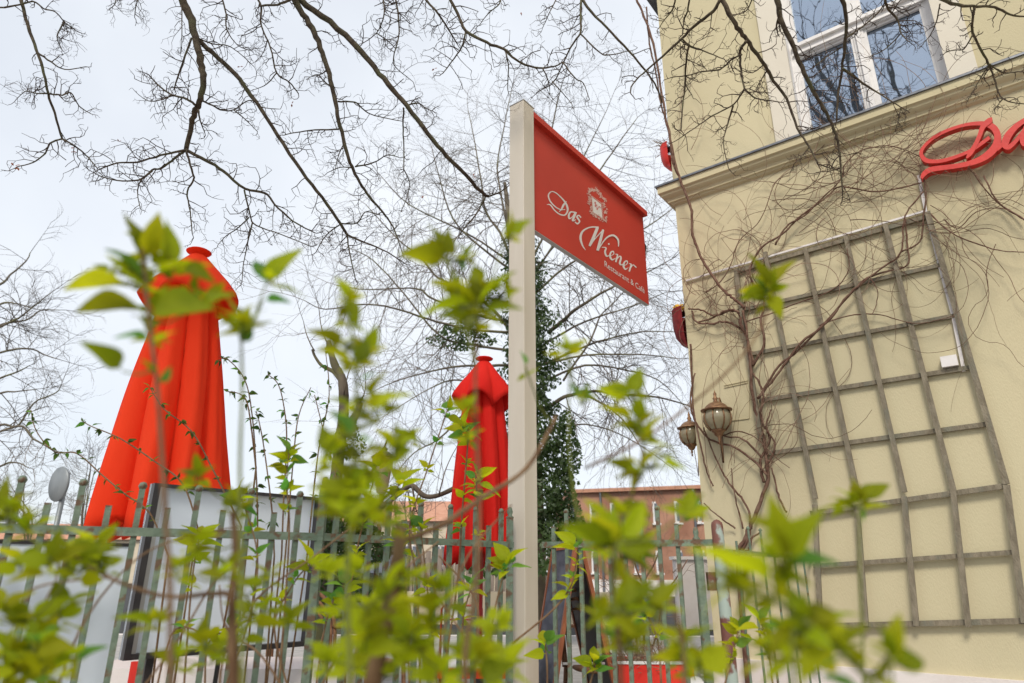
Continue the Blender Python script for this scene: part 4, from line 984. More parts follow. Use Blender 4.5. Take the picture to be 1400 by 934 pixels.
random.seed(21)
def crown_limb(par, A, B, r0, r1, n_tw, tl):
    pts = []; m_ = A.lerp(B, .5) + V((ru(-.5, .5), ru(-.5, .5), ru(.1, .6)))
    for k in range(9):
        t = k / 8; pts.append(A * (1 - t) ** 2 + m_ * 2 * t * (1 - t) + B * t * t + V((ru(-.05, .05), ru(-.05, .05), ru(-.05, .05))))
    g = MB(); g.tube(pts, [r0 + (r1 - r0) * k / 8 for k in range(9)], 7); br = g.build('branch', BT, par, True)
    g = MB()
    for k in range(n_tw):
        i = random.randint(2, 8); d = (pts[i] - pts[i - 1]).normalized() + V((ru(-1, 1), ru(-1, 1), ru(-.8, .8)))
        fine_twig(g, pts[i], d, tl * ru(.5, 1.2), .012, 0, V((ru(-1, 1), ru(-1, 1), ru(-1, 1))).normalized(), .02, 2)
    kind(g.build('twigs', TW_, br), 'stuff')
top = hub
for B in ((-2.4, .2, 9.6), (-3.5, -.5, 9.5), (-4.5, .2, 9.6), (-2.0, -1.0, 10.0), (-4.8, -2.0, 10.5), (-3.6, -1.4, 10.6), (-5.6, -.4, 9.5), (-1.2, .6, 8.8), (-4.0, -3.2, 9.0), (-2.6, -2.6, 11), (-6.2, -2.2, 8.4)):
    crown_limb(tree, top + V((ru(-.2, .2), ru(-.2, .2), 0)), V(B), .075, .015, 13, 1.3)
random.seed(22)
# --- the tree overhead, right, before the facade
T2_ = V((1.9, -1.9, 0))
tree2 = thing('bare_tree', 'second bare knobbly tree whose branches hang in front of the cream facade and its window', 'tree', T2_, group='bare trees overhead')
hub = T2_ + V((-.3, 1.2, 4.9))
g = MB(); g.tube([T2_, T2_ + V((0, .05, 1.4)), T2_ + V((-.1, .2, 2.8)), T2_ + V((-.2, .7, 4.1)), hub], [.23, .19, .17, .15, .12], 14); g.build('trunk', M['bark'], tree2, True)
def tr(P, Y0=2.7, Y1=2.9, w0=5, w1=2, sp=17, tl=32, pf=False, **k): return tb(P, Y0, Y1, w0, w1, sp, tl, pf, par=tree2, **k)
tr([(984, -5), (1000, 25), (1010, 40), (1022, 55), (1036, 76), (1049, 95), (1057, 110), (1075, 135), (1090, 175), (1107, 202), (1118, 224)], 2.6, 2.9, 8, 2.5, sp=36, tl=34, pf=True)
tr([(1118, 224), (1135, 230), (1148, 234)], 2.9, 2.9, 2.5, 1.5, sp=12, tl=24)
tr([(1020, 57), (1012, 70), (1013, 95), (1018, 121)], 2.7, 2.8, 5, 3, sp=40, tl=20)
tr([(1018, 121), (1030, 133), (1048, 137), (1068, 140)], 2.8, 2.8, 3, 1.4, sp=11, tl=34)
tr([(1018, 121), (1003, 143), (975, 158), (950, 175), (925, 192)], 2.8, 3.0, 3, 1.4, sp=18, tl=26)
tr([(1002, 145), (995, 170), (989, 195), (996, 230)], 2.8, 2.9, 3, 1.2, sp=16, tl=26)
tr([(1014, 75), (1000, 82), (984, 95), (960, 98), (942, 103), (925, 105)], 2.7, 2.9, 3, 1.5, sp=13, tl=28)
tr([(985, 0), (975, 15), (950, 35), (932, 53), (905, 78), (885, 95), (865, 115), (862, 128)], 2.6, 2.9, 6, 1.8, sp=22, tl=32)
tr([(932, 53), (942, 62), (955, 67), (975, 75), (990, 81)], 2.7, 2.8, 3, 1.4, sp=12, tl=34)
tr([(942, 60), (938, 85), (936, 120), (933, 150), (931, 178)], 2.7, 2.9, 3.5, 2, sp=20, tl=26)
tr([(943, -5), (940, 15), (935, 28), (933, 48)], 2.6, 2.7, 3, 2, sp=26, tl=20)
tr([(924, -5), (920, 12), (908, 28), (898, 42)], 2.6, 2.7, 3, 1.2, sp=11, tl=26)
tr([(1062, -5), (1068, 25), (1085, 65), (1100, 100), (1115, 130), (1130, 155), (1143, 185), (1148, 214), (1150, 240), (1152, 262)], 2.6, 3.0, 8.5, 2, sp=24, tl=34, pf=True)
tr([(1066, 15), (1062, 35), (1063, 45)], 2.6, 2.7, 3.5, 2, sp=18, tl=22)
tr([(1150, -5), (1157, 22), (1155, 60), (1151, 95), (1146, 130), (1144, 165)], 2.6, 2.9, 7, 3, sp=26, tl=34, pf=True)
tr([(1152, 94), (1180, 114), (1205, 130), (1232, 147)], 2.75, 2.9, 4, 1.6, sp=22, tl=24)
tr([(1232, 147), (1229, 160), (1224, 180)], 2.9, 2.9, 2, 1, sp=10, tl=22)
tr([(1157, 52), (1185, 32), (1205, 12), (1212, -5)], 2.7, 2.7, 3, 1.5, sp=16, tl=26)
tr([(1210, 0), (1215, 14), (1228, 28), (1232, 46), (1246, 60)], 2.7, 2.8, 4.5, 1.2, sp=9, tl=30)
tr([(1232, 46), (1212, 66), (1195, 75), (1188, 78)], 2.8, 2.8, 2.2, 1, sp=10, tl=24)
tr([(1150, 65), (1130, 78), (1112, 92), (1100, 98)], 2.8, 2.8, 2.5, 1, sp=11, tl=24)
tr([(1280, -5), (1310, 7), (1335, 9), (1360, 10), (1380, 20), (1405, 23)], 2.5, 2.6, 6, 2.5, sp=24, tl=28, pf=True)
tr([(1332, 10), (1330, 28), (1330, 46), (1345, 75), (1353, 90), (1361, 113), (1372, 136), (1405, 143)], 2.6, 2.8, 4.5, 1.8, sp=22, tl=26)
tr([(1330, 47), (1318, 67), (1306, 68), (1292, 72)], 2.6, 2.7, 2.5, 1.4, sp=16, tl=18)
tr([(1371, 135), (1360, 150)], 2.8, 2.8, 2, 1, sp=11, tl=18)
tr([(1353, 88), (1340, 108), (1323, 138)], 2.7, 2.8, 2.5, 1, sp=12, tl=18)
tr([(1353, 88), (1372, 100), (1392, 98), (1405, 100)], 2.7, 2.8, 2.5, 1.2, sp=12, tl=22)
tr([(1285, 5), (1280, 30), (1272, 48), (1262, 60)], 2.6, 2.7, 2.5, 1, sp=11, tl=26)
tr([(1050, 95), (1040, 110), (1030, 128)], 2.8, 2.8, 2.5, 1, sp=10, tl=24)
tr([(1107, 200), (1095, 215), (1085, 225)], 2.9, 2.9, 2, 1, sp=9, tl=24)
tr([(1030, -5), (1020, 15), (1005, 20)], 2.6, 2.6, 2.5, 1, sp=10, tl=24)

# ------------------------------------------------------------------ climbing vine on the facade
vine = thing('climbing_vine', 'bare brown climbing vine spreading over the facade from the trellis foot to the cornice', 'vine', wp(-.52, .0, .05))
def vs(P, w0=3, w1=1.5, off=.05, sides=6):
    C = catmull(P, 5); n = len(C); pts = []; rad = []
    a1, a2 = ru(0, 6), ru(4, 9)
    for i, (x, y) in enumerate(C):
        u = i / (n - 1); o = off + .018 * math.sin(a1 + a2 * u); p = wall(x, y, o); dep = (p - CAM).dot(F_)
        r = .8 * (w0 + (w1 - w0) * u) * dep / FPX / 2 * (1 + ru(-.08, .15)); jt = r * .5
        pts.append(p + V((ru(-jt, jt), ru(-jt, jt), ru(-jt, jt)))); rad.append(r)
    g = MB(); g.tube(pts, rad, sides); return g.build('stem', M['vine'], vine, True)
P = wall(1008, 757, .06)
g = MB(); g.tube([V((P.x, P.y, 0)) + WN * .05, V((P.x, P.y, .6)) + WN * .03, P], [.022, .02, .016], 8); g.build('stem', M['vine'], vine, True)
vs([(1008, 757), (1018, 735), (1030, 712), (1042, 680), (1050, 650), (1046, 610), (1038, 580), (1030, 545), (1026, 500), (1022, 460), (1016, 425)], 7, 4)
vs([(1012, 757), (1022, 738), (1026, 715), (1020, 690), (1000, 665), (985, 640), (972, 610), (962, 585)], 5, 2.4)
vs([(1005, 722), (990, 712), (975, 700), (962, 688)], 3, 1.5)
vs([(1016, 722), (1010, 700), (1003, 670), (1000, 640)], 3, 1.5)
vs([(1015, 757), (1025, 750), (1028, 735), (1040, 728)], 5, 3)
vs([(1044, 660), (1040, 630), (1052, 600), (1040, 570), (1044, 540), (1030, 510)], 5, 3)
vs([(1046, 640), (1060, 610), (1048, 585), (1054, 560)], 4, 2)
vs([(1050, 650), (1030, 630), (1005, 612), (975, 603), (960, 590), (948, 570), (944, 545), (950, 510)], 4, 2.5)
vs([(1042, 625), (1015, 600), (990, 596), (965, 580)], 3.5, 2)
vs([(944, 470), (946, 520), (948, 560), (956, 600), (965, 640), (975, 665)], 3.5, 2.5)
vs([(868, -5), (880, 22), (893, 60), (905, 130), (914, 180), (926, 234), (937, 264), (945, 284), (946, 316), (955, 344), (972, 374), (992, 399), (1005, 410), (1018, 420)], 3.5, 5, off=.14)
vs([(884, 10), (888, 60), (897, 100), (903, 140), (912, 170), (917, 200), (922, 225)], 2.5, 2.5, off=.14)
vs([(917, 200), (920, 222), (927, 240)], 3, 3, off=.14)
vs([(1018, 420), (1012, 440), (1018, 455), (1030, 500)], 6, 5)
vs([(941, 422), (958, 424), (978, 432), (992, 425), (1008, 427), (1015, 440)], 2.5, 4)
vs([(946, 425), (952, 440), (975, 443), (985, 440), (1000, 442), (1012, 450)], 3, 4)
vs([(952, 441), (970, 436), (985, 430), (1000, 424), (1010, 428)], 2.5, 4)
vs([(1030, 500), (1045, 470), (1040, 440), (1045, 415), (1038, 395), (1028, 375)], 5, 2)
vs([(1036, 545), (1060, 515), (1095, 470), (1130, 442), (1150, 415), (1172, 392), (1190, 378), (1225, 368), (1242, 360), (1240, 330), (1238, 300)], 4.5, 2.5)
vs([(1036, 545), (1065, 500), (1085, 485), (1120, 450), (1160, 405), (1185, 382), (1215, 360), (1232, 345), (1235, 310), (1240, 290), (1262, 262)], 3.5, 2.5, off=.065)
vs([(1120, 445), (1160, 432), (1200, 430), (1230, 438), (1260, 442), (1305, 432)], 2.2, 1.2)
vs([(1190, 380), (1200, 400), (1195, 425), (1188, 430)], 2, 1)
vs([(1232, 345), (1258, 330), (1262, 300), (1266, 265), (1262, 240)], 3, 2)
vs([(1270, 290), (1300, 318), (1340, 335), (1370, 343), (1405, 345)], 2.5, 1.5)
vs([(1345, 240), (1360, 270), (1375, 285), (1405, 302)], 2.5, 3)
vs([(1330, 236), (1350, 262), (1368, 280), (1400, 300)], 2, 2.5, off=.03)
vs([(1290, 300), (1310, 312), (1335, 290), (1370, 285), (1400, 300)], 2, 1.2)
vs([(1018, 415), (1030, 395), (1025, 370), (1040, 340), (1070, 320), (1090, 300), (1130, 270), (1150, 255), (1200, 262), (1260, 250)], 4, 2.2)
vs([(1060, 335), (1075, 310), (1100, 295), (1120, 275), (1150, 245), (1155, 225), (1180, 205), (1220, 200), (1260, 215)], 3, 1.5)
vs([(965, 400), (985, 385), (1000, 360), (1010, 330), (1040, 300), (1060, 250), (1080, 240)], 2.2, 1.2)
vs([(1075, 700), (1065, 680), (1060, 660), (1055, 640)], 3.5, 2.5)
vs([(985, 597), (1010, 590), (1035, 600), (1060, 625), (1080, 640)], 2.5, 1.2)
vs([(1020, 440), (1050, 430), (1075, 420), (1098, 412), (1140, 395), (1160, 370), (1158, 340)], 2.5, 1.4)
def tangle(n, cx, cy, rx, ry, ln, w=1.1, ang=None, off=(.02, .09), curl=.30):
    g = MB()
    for _ in range(n):
        x, y = cx + random.gauss(0, .5) * rx, cy + random.gauss(0, .5) * ry
        a = ru(0, 6.28) if ang is None else random.gauss(ang, .35); cv = ru(-curl, curl); o = ru(*off); q = []
        for i in range(random.randint(10, 32)):
            q.append((x, y, o)); x += math.cos(a) * ln; y += math.sin(a) * ln; a += cv + ru(-.18, .18); o = max(.012, min(.11, o + ru(-.006, .006)))
            if rnd() < .06: cv = -cv
        pts = []
        for (x_, y_, o_) in q:
            pts.append(wall(x_, y_, o_))
        # keep tendrils near the wall face only
        if (pts[0] - W0).dot(WU) < SL or (pts[-1] - W0).dot(WU) < SL - .06: continue
        dep = (pts[0] - CAM).dot(F_); r = .85 * w * ru(.6, 1.5) * dep / FPX / 2
        g.tube(pts, [r * (1 - .5 * i / len(pts)) for i in range(len(pts))], 3, False)
    return kind(g.build('vine_twigs', M['vinetwig'], vine), 'stuff')
tangle(22, 965, 412, 28, 28, 6, 1.1)
tangle(20, 985, 392, 50, 30, 8, 1.0)
tangle(15, 1100, 285, 70, 40, 9, 1.2, ang=-.55, curl=.22)
tangle(16, 1130, 250, 80, 40, 10, 1.1, ang=-.35, curl=.22)
tangle(13, 1190, 215, 90, 34, 10, 1.0, ang=-.2, curl=.22)
tangle(15, 1150, 240, 60, 50, 7, 1.0)
tangle(20, 1255, 238, 22, 24, 6, 1.0)
tangle(14, 1300, 235, 45, 30, 7, 1.0)
tangle(18, 1290, 320, 60, 40, 9, 1.0, ang=.4, curl=.22)
tangle(10, 1350, 290, 50, 50, 10, 1.0)
tangle(18, 1028, 420, 18, 50, 6, 1.2, ang=-1.4, curl=.22)
tangle(20, 1040, 610, 20, 60, 7, 1.2, ang=-1.4, curl=.22)
tangle(14, 1150, 380, 70, 40, 9, 1.0, ang=-.4, curl=.22)
tangle(14, 985, 640, 22, 60, 8, 1.1, ang=-1.2, curl=.22)
tangle(12, 1000, 310, 40, 50, 9, .9)
tangle(10, 930, 200, 26, 60, 9, .9, ang=-1.5, off=(.05, .12))
tangle(12, 1130, 165, 60, 40, 9, .9)

# ------------------------------------------------------------------ tree with ivy behind the post
YT = 10.0
tx = at(728, 700, YT).x
ivt = thing('ivy_tree', 'bare tree with an ivy clad trunk and drooping fine branches behind the sign post', 'tree', V((tx, YT, 0)))
g = MB(); tp = [V((tx, YT, 0)), V((tx, YT, 2.0)), at(722, 560, YT), at(716, 470, YT), at(708, 400, YT), at(700, 330, YT), at(690, 250, YT + .3)]
g.tube(tp, [.20, .17, .15, .13, .10, .07, .03], 12); g.build('trunk', M['farbark'], ivt, True)
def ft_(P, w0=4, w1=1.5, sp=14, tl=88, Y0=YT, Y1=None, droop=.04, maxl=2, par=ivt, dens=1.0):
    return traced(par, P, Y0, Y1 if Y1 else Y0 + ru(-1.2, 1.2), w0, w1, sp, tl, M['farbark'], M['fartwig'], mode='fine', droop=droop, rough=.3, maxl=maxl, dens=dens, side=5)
ft_([(708, 470), (680, 430), (640, 400), (600, 381), (575, 352), (545, 328), (500, 280)], 6, 1.2)
ft_([(700, 500), (660, 500), (620, 502), (560, 515), (520, 530)], 5, 1.2)
ft_([(700, 480), (640, 470), (600, 458), (552, 401), (510, 356), (480, 340)], 4.5, 1.2)
ft_([(705, 440), (650, 430), (592, 409), (575, 396), (550, 394), (500, 396), (460, 390)], 4.5, 1.2)
ft_([(702, 455), (640, 450), (585, 436), (537, 421), (495, 416), (445, 423), (418, 412)], 4.5, 1.2)
ft_([(690, 520), (640, 560), (600, 600), (565, 620), (540, 650)], 4, 1)
ft_([(695, 540), (630, 520), (590, 530), (540, 560)], 3.5, 1)
ft_([(704, 390), (690, 330), (665, 290), (658, 250), (650, 200), (640, 150)], 5, 1)
ft_([(702, 350), (690, 290), (680, 230), (690, 170), (700, 120)], 4, 1)
ft_([(706, 380), (725, 300), (745, 220), (762, 140), (770, 110)], 4.5, 1)
ft_([(708, 390), (745, 320), (790, 230), (830, 150)], 4.5, 1)
ft_([(712, 400), (760, 330), (820, 234), (850, 190), (872, 160)], 4, 1)
ft_([(712, 420), (780, 360), (850, 330), (900, 300), (925, 280)], 4, 1)
ft_([(700, 370), (660, 340), (620, 300), (600, 240), (590, 200)], 4, 1)
ft_([(750, 455), (775, 434), (800, 414), (845, 389), (890, 370)], 7, 2)
ft_([(770, 520), (807, 466), (820, 434), (842, 411), (870, 380)], 4, 1)
ft_([(740, 500), (790, 478), (825, 465), (875, 454), (925, 454)], 4.5, 1.2, droop=.06)
ft_([(735, 500), (800, 486), (875, 485), (925, 490)], 4, 1.2, droop=.08)
ft_([(745, 560), (762, 548), (782, 540), (812, 535), (855, 540), (900, 543), (942, 555)], 7, 2, droop=.12, tl=75)
ft_([(800, 540), (837, 560), (860, 585), (875, 610)], 4, 1.2, droop=.1)
ft_([(745, 520), (800, 500), (850, 505), (900, 520), (940, 560)], 4, 1, droop=.12, tl=80)
ft_([(742, 590), (800, 580), (860, 600), (920, 640)], 3, 1, droop=.1)
ft_([(745, 470), (800, 440), (860, 420), (910, 400)], 4, 1)
ft_([(710, 430), (740, 360), (800, 300), (870, 290)], 4, 1)
ft_([(700, 360), (640, 320), (560, 280), (520, 240)], 3.5, 1)
# ivy leaves round the trunk and lower limbs
def leaf_cloud(mb, fn, n, size, aspect=.8):
    for _ in range(n):
        c, outd = fn(); s_ = size * ru(.6, 1.3)
        nrm = (outd + V((ru(-.8, .8), ru(-.8, .8), ru(-.3, .9)))).normalized(); a = nrm.orthogonal().normalized(); a = (Matrix.Rotation(ru(0, 6.28), 3, nrm) @ a); b = nrm.cross(a)
        k = len(mb.v); mb.v += [c - a * s_ * .5, c + b * s_ * .42 * aspect - a * s_ * .15, c + a * s_ * .55 - nrm * s_ * .12, c - b * s_ * .42 * aspect - a * s_ * .15]
        mb.f.append((k, k + 1, k + 2, k + 3)); mb.mi.append(0)
def ivy_fn(y0, y1, xw):
    def f():
        y = ru(y0, y1); u = (y - y0) / (y1 - y0)
        xc = 712 + 28 * u; a = ru(0, 6.28); w_ = xw(u) * (1 + .28 * math.sin(y * .09 + a * 2) + .2 * math.sin(y * .23 + a)) * YT / 955; r = w_ * math.sqrt(ru(.25, 1))
        p = at(xc, y, YT) + V((math.cos(a) * r, math.sin(a) * r, 0)); return p, V((math.cos(a), math.sin(a), 0))
    return f
g = MB(); leaf_cloud(g, ivy_fn(335, 760, lambda u: 20 + 34 * u ** .8), 15000, .06); leaf_cloud(g, ivy_fn(320, 500, lambda u: 30 + 16 * u), 2600, .05)
kind(g.build('ivy', M['ivy'], ivt), 'stuff')
g = MB()
def blob(cx, cy, rx, ry, Y, dy=.3):
    def f():
        a = ru(0, 6.28); r = math.sqrt(rnd()); p = at(cx + math.cos(a) * rx * r * (1 + .3 * math.sin(a * 3)), cy + math.sin(a) * ry * r, Y + ru(-dy, dy)); return p, V((ru(-1, 1), -1, ru(-1, 1)))
    return f
leaf_cloud(g, blob(630, 460, 42, 20, YT), 900, .055); leaf_cloud(g, blob(770, 700, 26, 60, YT), 1500, .06); leaf_cloud(g, blob(660, 400, 25, 14, YT), 250, .05)
leaf_cloud(g, blob(775, 610, 18, 50, YT), 900, .06)
kind(g.build('ivy_outgrowth', M['ivy'], ivt), 'stuff')

# --- far bare trees entering from the left
def far_left(label, limbs, Y, base):
    t = thing('bare_tree', label, 'tree', base, group='far bare trees at the left edge')
    h = at(limbs[0][0][0], limbs[0][0][1], Y)
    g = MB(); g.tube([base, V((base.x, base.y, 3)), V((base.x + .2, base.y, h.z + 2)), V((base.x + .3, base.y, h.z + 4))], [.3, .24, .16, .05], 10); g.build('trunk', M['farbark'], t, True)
    for P in limbs:
        q = [(P[0][0] - 90, P[0][1] + 40)] + P
        ft_(q, 4.5, 1.2, sp=16, tl=55, Y0=Y, Y1=Y + ru(-.5, .5), droop=-.01, par=t)
far_left('far bare tree reaching in at the left edge, beside the big umbrella', [[(-5, 450), (25, 435), (45, 420), (70, 400)], [(-5, 392), (15, 375), (35, 358), (42, 345)], [(-5, 418), (20, 415), (45, 422)], [(-5, 446), (35, 438), (55, 425), (80, 424)], [(-5, 484), (38, 477), (60, 485), (82, 492)]], 13, at(-260, 800, 13) * V((1, 1, 0)) if False else V((at(-260, 800, 13).x, 13, 0)))
far_left('lower far bare tree reaching in at the left edge, above the fence', [[(-5, 582), (24, 583), (45, 552), (75, 538), (82, 530)], [(22, 583), (45, 600), (80, 618), (100, 618)], [(-5, 540), (20, 536), (50, 532)], [(-5, 640), (20, 632), (40, 640)], [(-5, 520), (25, 508), (40, 500)]], 11, V((at(-220, 800, 11).x, 11, 0)))
# small bare saplings on the far side of the street
for (x, y0, y1, lab) in ((112, 760, 640, 'thin bare sapling behind the round road sign'), (36, 760, 660, 'thin bare sapling at the far left edge behind the fence'), (560, 740, 640, 'thin bare sapling left of the smaller umbrella')):
    b = at(x, y0, 15); t = thing('bare_sapling', lab, 'tree', V((b.x, 15, 0)))
    g = MB(); g.tube([V((b.x, 15, 0)), b], .04, 6); g.build('trunk', M['farbark'], t)
    for k in range(4): ft_([(x, y0), (x + ru(-8, 8), (y0 + y1) / 2), (x + ru(-25, 25), y1 + ru(-5, 20))], 3, 1, sp=14, tl=34, Y0=15, Y1=15, droop=-.05, par=t)

# --- pollard trunk in the middle
YP = 6.0
pb = at(450, 760, YP)
pol = thing('pollard_tree', 'slim pollarded tree trunk with cut stubs and a long low bough, among the leaves', 'tree', V((pb.x, YP, 0)))
def limb(P, w0, w1, Y=YP, par=pol, m_=None, nm='branch'):
    C = catmull(P, 5); pts = [at(x, y, Y) for x, y in C]; n = len(pts)
    rad = [(w0 + (w1 - w0) * i / (n - 1)) * (p - CAM).dot(F_) / FPX / 2 * ru(.93, 1.1) for i, p in enumerate(pts)]
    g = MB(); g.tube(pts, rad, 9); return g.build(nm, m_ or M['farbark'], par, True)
g = MB(); g.tube([V((pb.x, YP, 0)), V((pb.x, YP, .6)), pb], [.09, .075, .07], 10); g.build('trunk', M['farbark'], pol, True)
limb([(450, 760), (456, 700), (460, 650), (466, 600), (470, 560), (468, 520), (458, 500), (452, 480), (449, 466)], 20, 7)
limb([(467, 522), (455, 508), (440, 500), (431, 488), (427, 478)], 6, 3)
limb([(466, 600), (478, 580), (488, 565), (492, 550)], 12, 9)
limb([(505, 720), (515, 700), (530, 687), (548, 672), (563, 664), (580, 678), (600, 677), (628, 664)], 9, 6)
limb([(497, 662), (512, 640), (522, 620), (530, 600)], 5, 2)
for P in ([(470, 540), (480, 500), (500, 470)], [(452, 480), (440, 450), (436, 420)], [(492, 552), (500, 530), (498, 500)], [(430, 480), (420, 460), (415, 440)], [(600, 677), (610, 640), (625, 610)], [(563, 664), (570, 700), (590, 730)]):
    ft_(P, 2.2, 1, sp=18, tl=50, Y0=YP, Y1=YP, droop=0, par=pol, maxl=1)
g = MB(); leaf_cloud(g, blob(470, 735, 60, 45, YP, .25), 2600, .045); leaf_cloud(g, blob(475, 600, 22, 30, YP, .15), 500, .03); leaf_cloud(g, blob(455, 800, 50, 30, YP), 900, .045)
kind(g.build('ivy', M['ivy'], pol), 'stuff')
g = MB(); leaf_cloud(g, blob(700, 770, 60, 22, 8), 700, .07)
kind(tag(g.build('hedge', M['ivy']), 'dark low hedge behind the post at fence height', 'hedge'), 'stuff')

# bare twiggy shrub above the planter box
bs = thing('bare_shrub', 'bare brown twiggy shrub standing behind the red planter box, right of the chalkboard', 'shrub', V((at(880, 800, 4.4).x, 4.4, 0)))
for P, w in (([(872, 905), (868, 850), (860, 800), (850, 765), (846, 745)], 4), ([(878, 905), (882, 850), (880, 800), (895, 770), (905, 740)], 4.5), ([(884, 905), (900, 860), (905, 820), (925, 790), (940, 765)], 3), ([(868, 850), (850, 830), (838, 800)], 2.5), ([(880, 800), (868, 770), (872, 740), (880, 715)], 2.5)):
    limb(P, w, 1.4, Y=4.4, par=bs, m_=M['vine'])
    g = MB()
    for k in range(16):
        x, y = random.choice(P[1:]); p = at(x + ru(-6, 6), y + ru(-12, 12), 4.4); knob_twig(g, p, V((ru(-1, 1), ru(-.5, .5), ru(.1, 1))), ru(.06, .2), .002, 0, V((0, -1, 0)))
    kind(g.build('twigs', M['vinetwig'], bs), 'stuff')
# ------------------------------------------------------------------ leaves
def leaf_mesh(name, m_, wd, fold, curl, petiole=.12):
    g = MB(); n = 8; g.v = []
    for i in range(n + 1):
        t = i / n; wv = wd * .5 * (math.sin(math.pi * t ** .66) ** .9) * (1 - .30 * t) if 0 < i < n else .004
        y = petiole + (1 - petiole) * t; z = -curl * t * t
        for s_ in (-1, -.5, 0, .5, 1):
            g.v.append(V((s_ * wv, y - abs(s_) * .03 * (1 - t), z + fold * abs(s_) * wv + .012 * math.sin(t * 11 + s_ * 2))))
    for i in range(n):
        for k in range(4):
            o = i * 5 + k; g.f.append((o, o + 1, o + 6, o + 5)); g.mi.append(0)
    g.f = [f for f in g.f]
    b = len(g.v); g.v += [V((-.012, 0, 0)), V((.012, 0, 0)), V((.010, petiole + .02, 0.002)), V((-.010, petiole + .02, .002))]; g.f.append((b, b + 1, b + 2, b + 3)); g.mi.append(0)
    return g.mesh(name, m_, True)
LV = {k: [leaf_mesh('leaf', M[k], a, b, c) for a, b, c in ((.62, .35, .14), (.52, .5, .28), (.68, .25, .34), (.46, .8, .08))] for k in ('leaf', 'leaf2', 'leaf3', 'leafdark')}
class Shrub:
    def __init__(s, label, base, leafscale=1, petr=.0012, group=None):
        s.o = thing('leafy_shrub', label, 'shrub', V((base[0], base[1], 0)), group=group); s.base = V((base[0], base[1], 0)); s.samples = []; s.n = 0; s.pr = petr; s.extra = MB(); s.wood = MB()
    def stem(s, P, Y, w0, w1, ground=True, m_='stem', Y1=None):
        C = catmull(P, 5); n = len(C); Y1 = Y1 or Y
        pts = [at(x, y, Y + (Y1 - Y) * i / (n - 1)) for i, (x, y) in enumerate(C)]
        rad = [(w0 + (w1 - w0) * i / (n - 1)) * (p - CAM).dot(F_) / FPX / 2 * ru(.95, 1.12) for i, p in enumerate(pts)]
        s.samples += [p.copy() for p in pts]
        if ground:
            g0 = pts[0]; q = V((g0.x + ru(-.05, .05), g0.y + ru(0, .1), 0)); pts = [q, q.lerp(g0, .5) + V((ru(-.01, .01), 0, 0))] + pts; rad = [rad[0] * 1.3, rad[0] * 1.15] + rad
        g = MB(); g.tube(pts, rad, 8); g.build('stem', M[m_], s.o, True); return pts
    def leaf(s, B, T, kind_='leaf', roll=None, connect=True):
        d = T - B; ln = d.length; y = d.normalized()
        up = V((ru(-.5, .5), ru(-.6, .1), 1)); n = up - y * up.dot(y)
        if n.length < .2: n = V((ru(-.5, .5), -1, 0)); n -= y * n.dot(y)
        n.normalize(); n = Matrix.Rotation(roll if roll is not None else ru(-.9, .9), 3, y) @ n
        x = y.cross(n).normalized()
        Mx = Matrix((x * ln, y * ln, n * ln)).transposed().to_4x4(); Mx.translation = B
        if s.n < 296:
            o = bpy.data.objects.new('leaf', random.choice(LV[kind_])); col.objects.link(o); o.parent = s.o
            Mx.translation = B - s.base; o.matrix_basis = Mx; s.n += 1
        else:
            me = random.choice(LV[kind_]); b = len(s.extra.v); s.extra.v += [Mx @ v.co for v in me.vertices]
            s.extra.f += [tuple(b + i for i in p.vertices) for p in me.polygons]; s.extra.mi += [0] * len(me.polygons)
        if connect and s.samples:
            q = min(s.samples, key=lambda p: (p - B).length_squared + max(0, p.z - B.z) * .02); L_ = (q - B).length
            if L_ > .004:
                mid = q.lerp(B, .5) - V((0, 0, L_ * .12)); s.wood.tube([q, mid, B], [s.pr * (1 + L_ * 3), s.pr, s.pr * .8], 4, False)
                if L_ > .03: s.samples += [mid, B.copy()]
    def px(s, b, t, Y, kind_='leaf', roll=None, dy=.35):
        B = at(b[0], b[1], Y); T0 = at(t[0], t[1], Y); L_ = (T0 - B).length; T = at(t[0], t[1], Y + L_ * ru(-dy, dy)); s.leaf(B, T, kind_, roll)
    def rosette(s, x, y, Y, size, n=5, kinds=('leaf', 'leaf2', 'leaf2'), up=0):
        """a bud cluster: upright pair and spreading pairs; size in px"""
        B = at(x, y, Y); n += 1 + (Y < 1.2); L0 = size * Y * (.92 if Y < 1.2 else 1.05) / FPX; ph = ru(0, 6.28)
        for k in range(n):
            a = ph + k * (math.pi / 2 if k % 2 == 0 else math.pi) + (k // 2) * .8; el = (.9 - .9 * k / max(1, n - 1)) + ru(-.25, .25)
            a = ph + (k % 2) * math.pi + (k // 2) * math.pi / 2 + ru(-.3, .3)
            d = V((math.cos(a) * math.cos(el), math.sin(a) * math.cos(el) * .8, math.sin(el)))
            b = B - V((0, 0, L0 * .12 * (k // 2))); s.leaf(b, b + d * L0 * ru(.65, 1.1), random.choice(kinds))
    def mass(s, cx, cy, rx, ry, n, Y, size, kinds=('leaf', 'leaf', 'leaf2', 'leaf2', 'leaf3'), dY=.12, m=4):
        for _ in range(n):
            a = ru(0, 6.28); r = math.sqrt(rnd()); s.rosette(cx + rx * r * math.cos(a), cy + ry * r * math.sin(a), Y * ru(1 - dY, 1 + dY), size * ru(.7, 1.25), m, kinds)
    def done(s):
        if s.extra.v: kind(s.extra.build('leaves', M['leaf'], s.o, True), 'stuff')
        if s.wood.v: kind(s.wood.build('leaf_stalks', M['greenstem'], s.o, True), 'stuff')

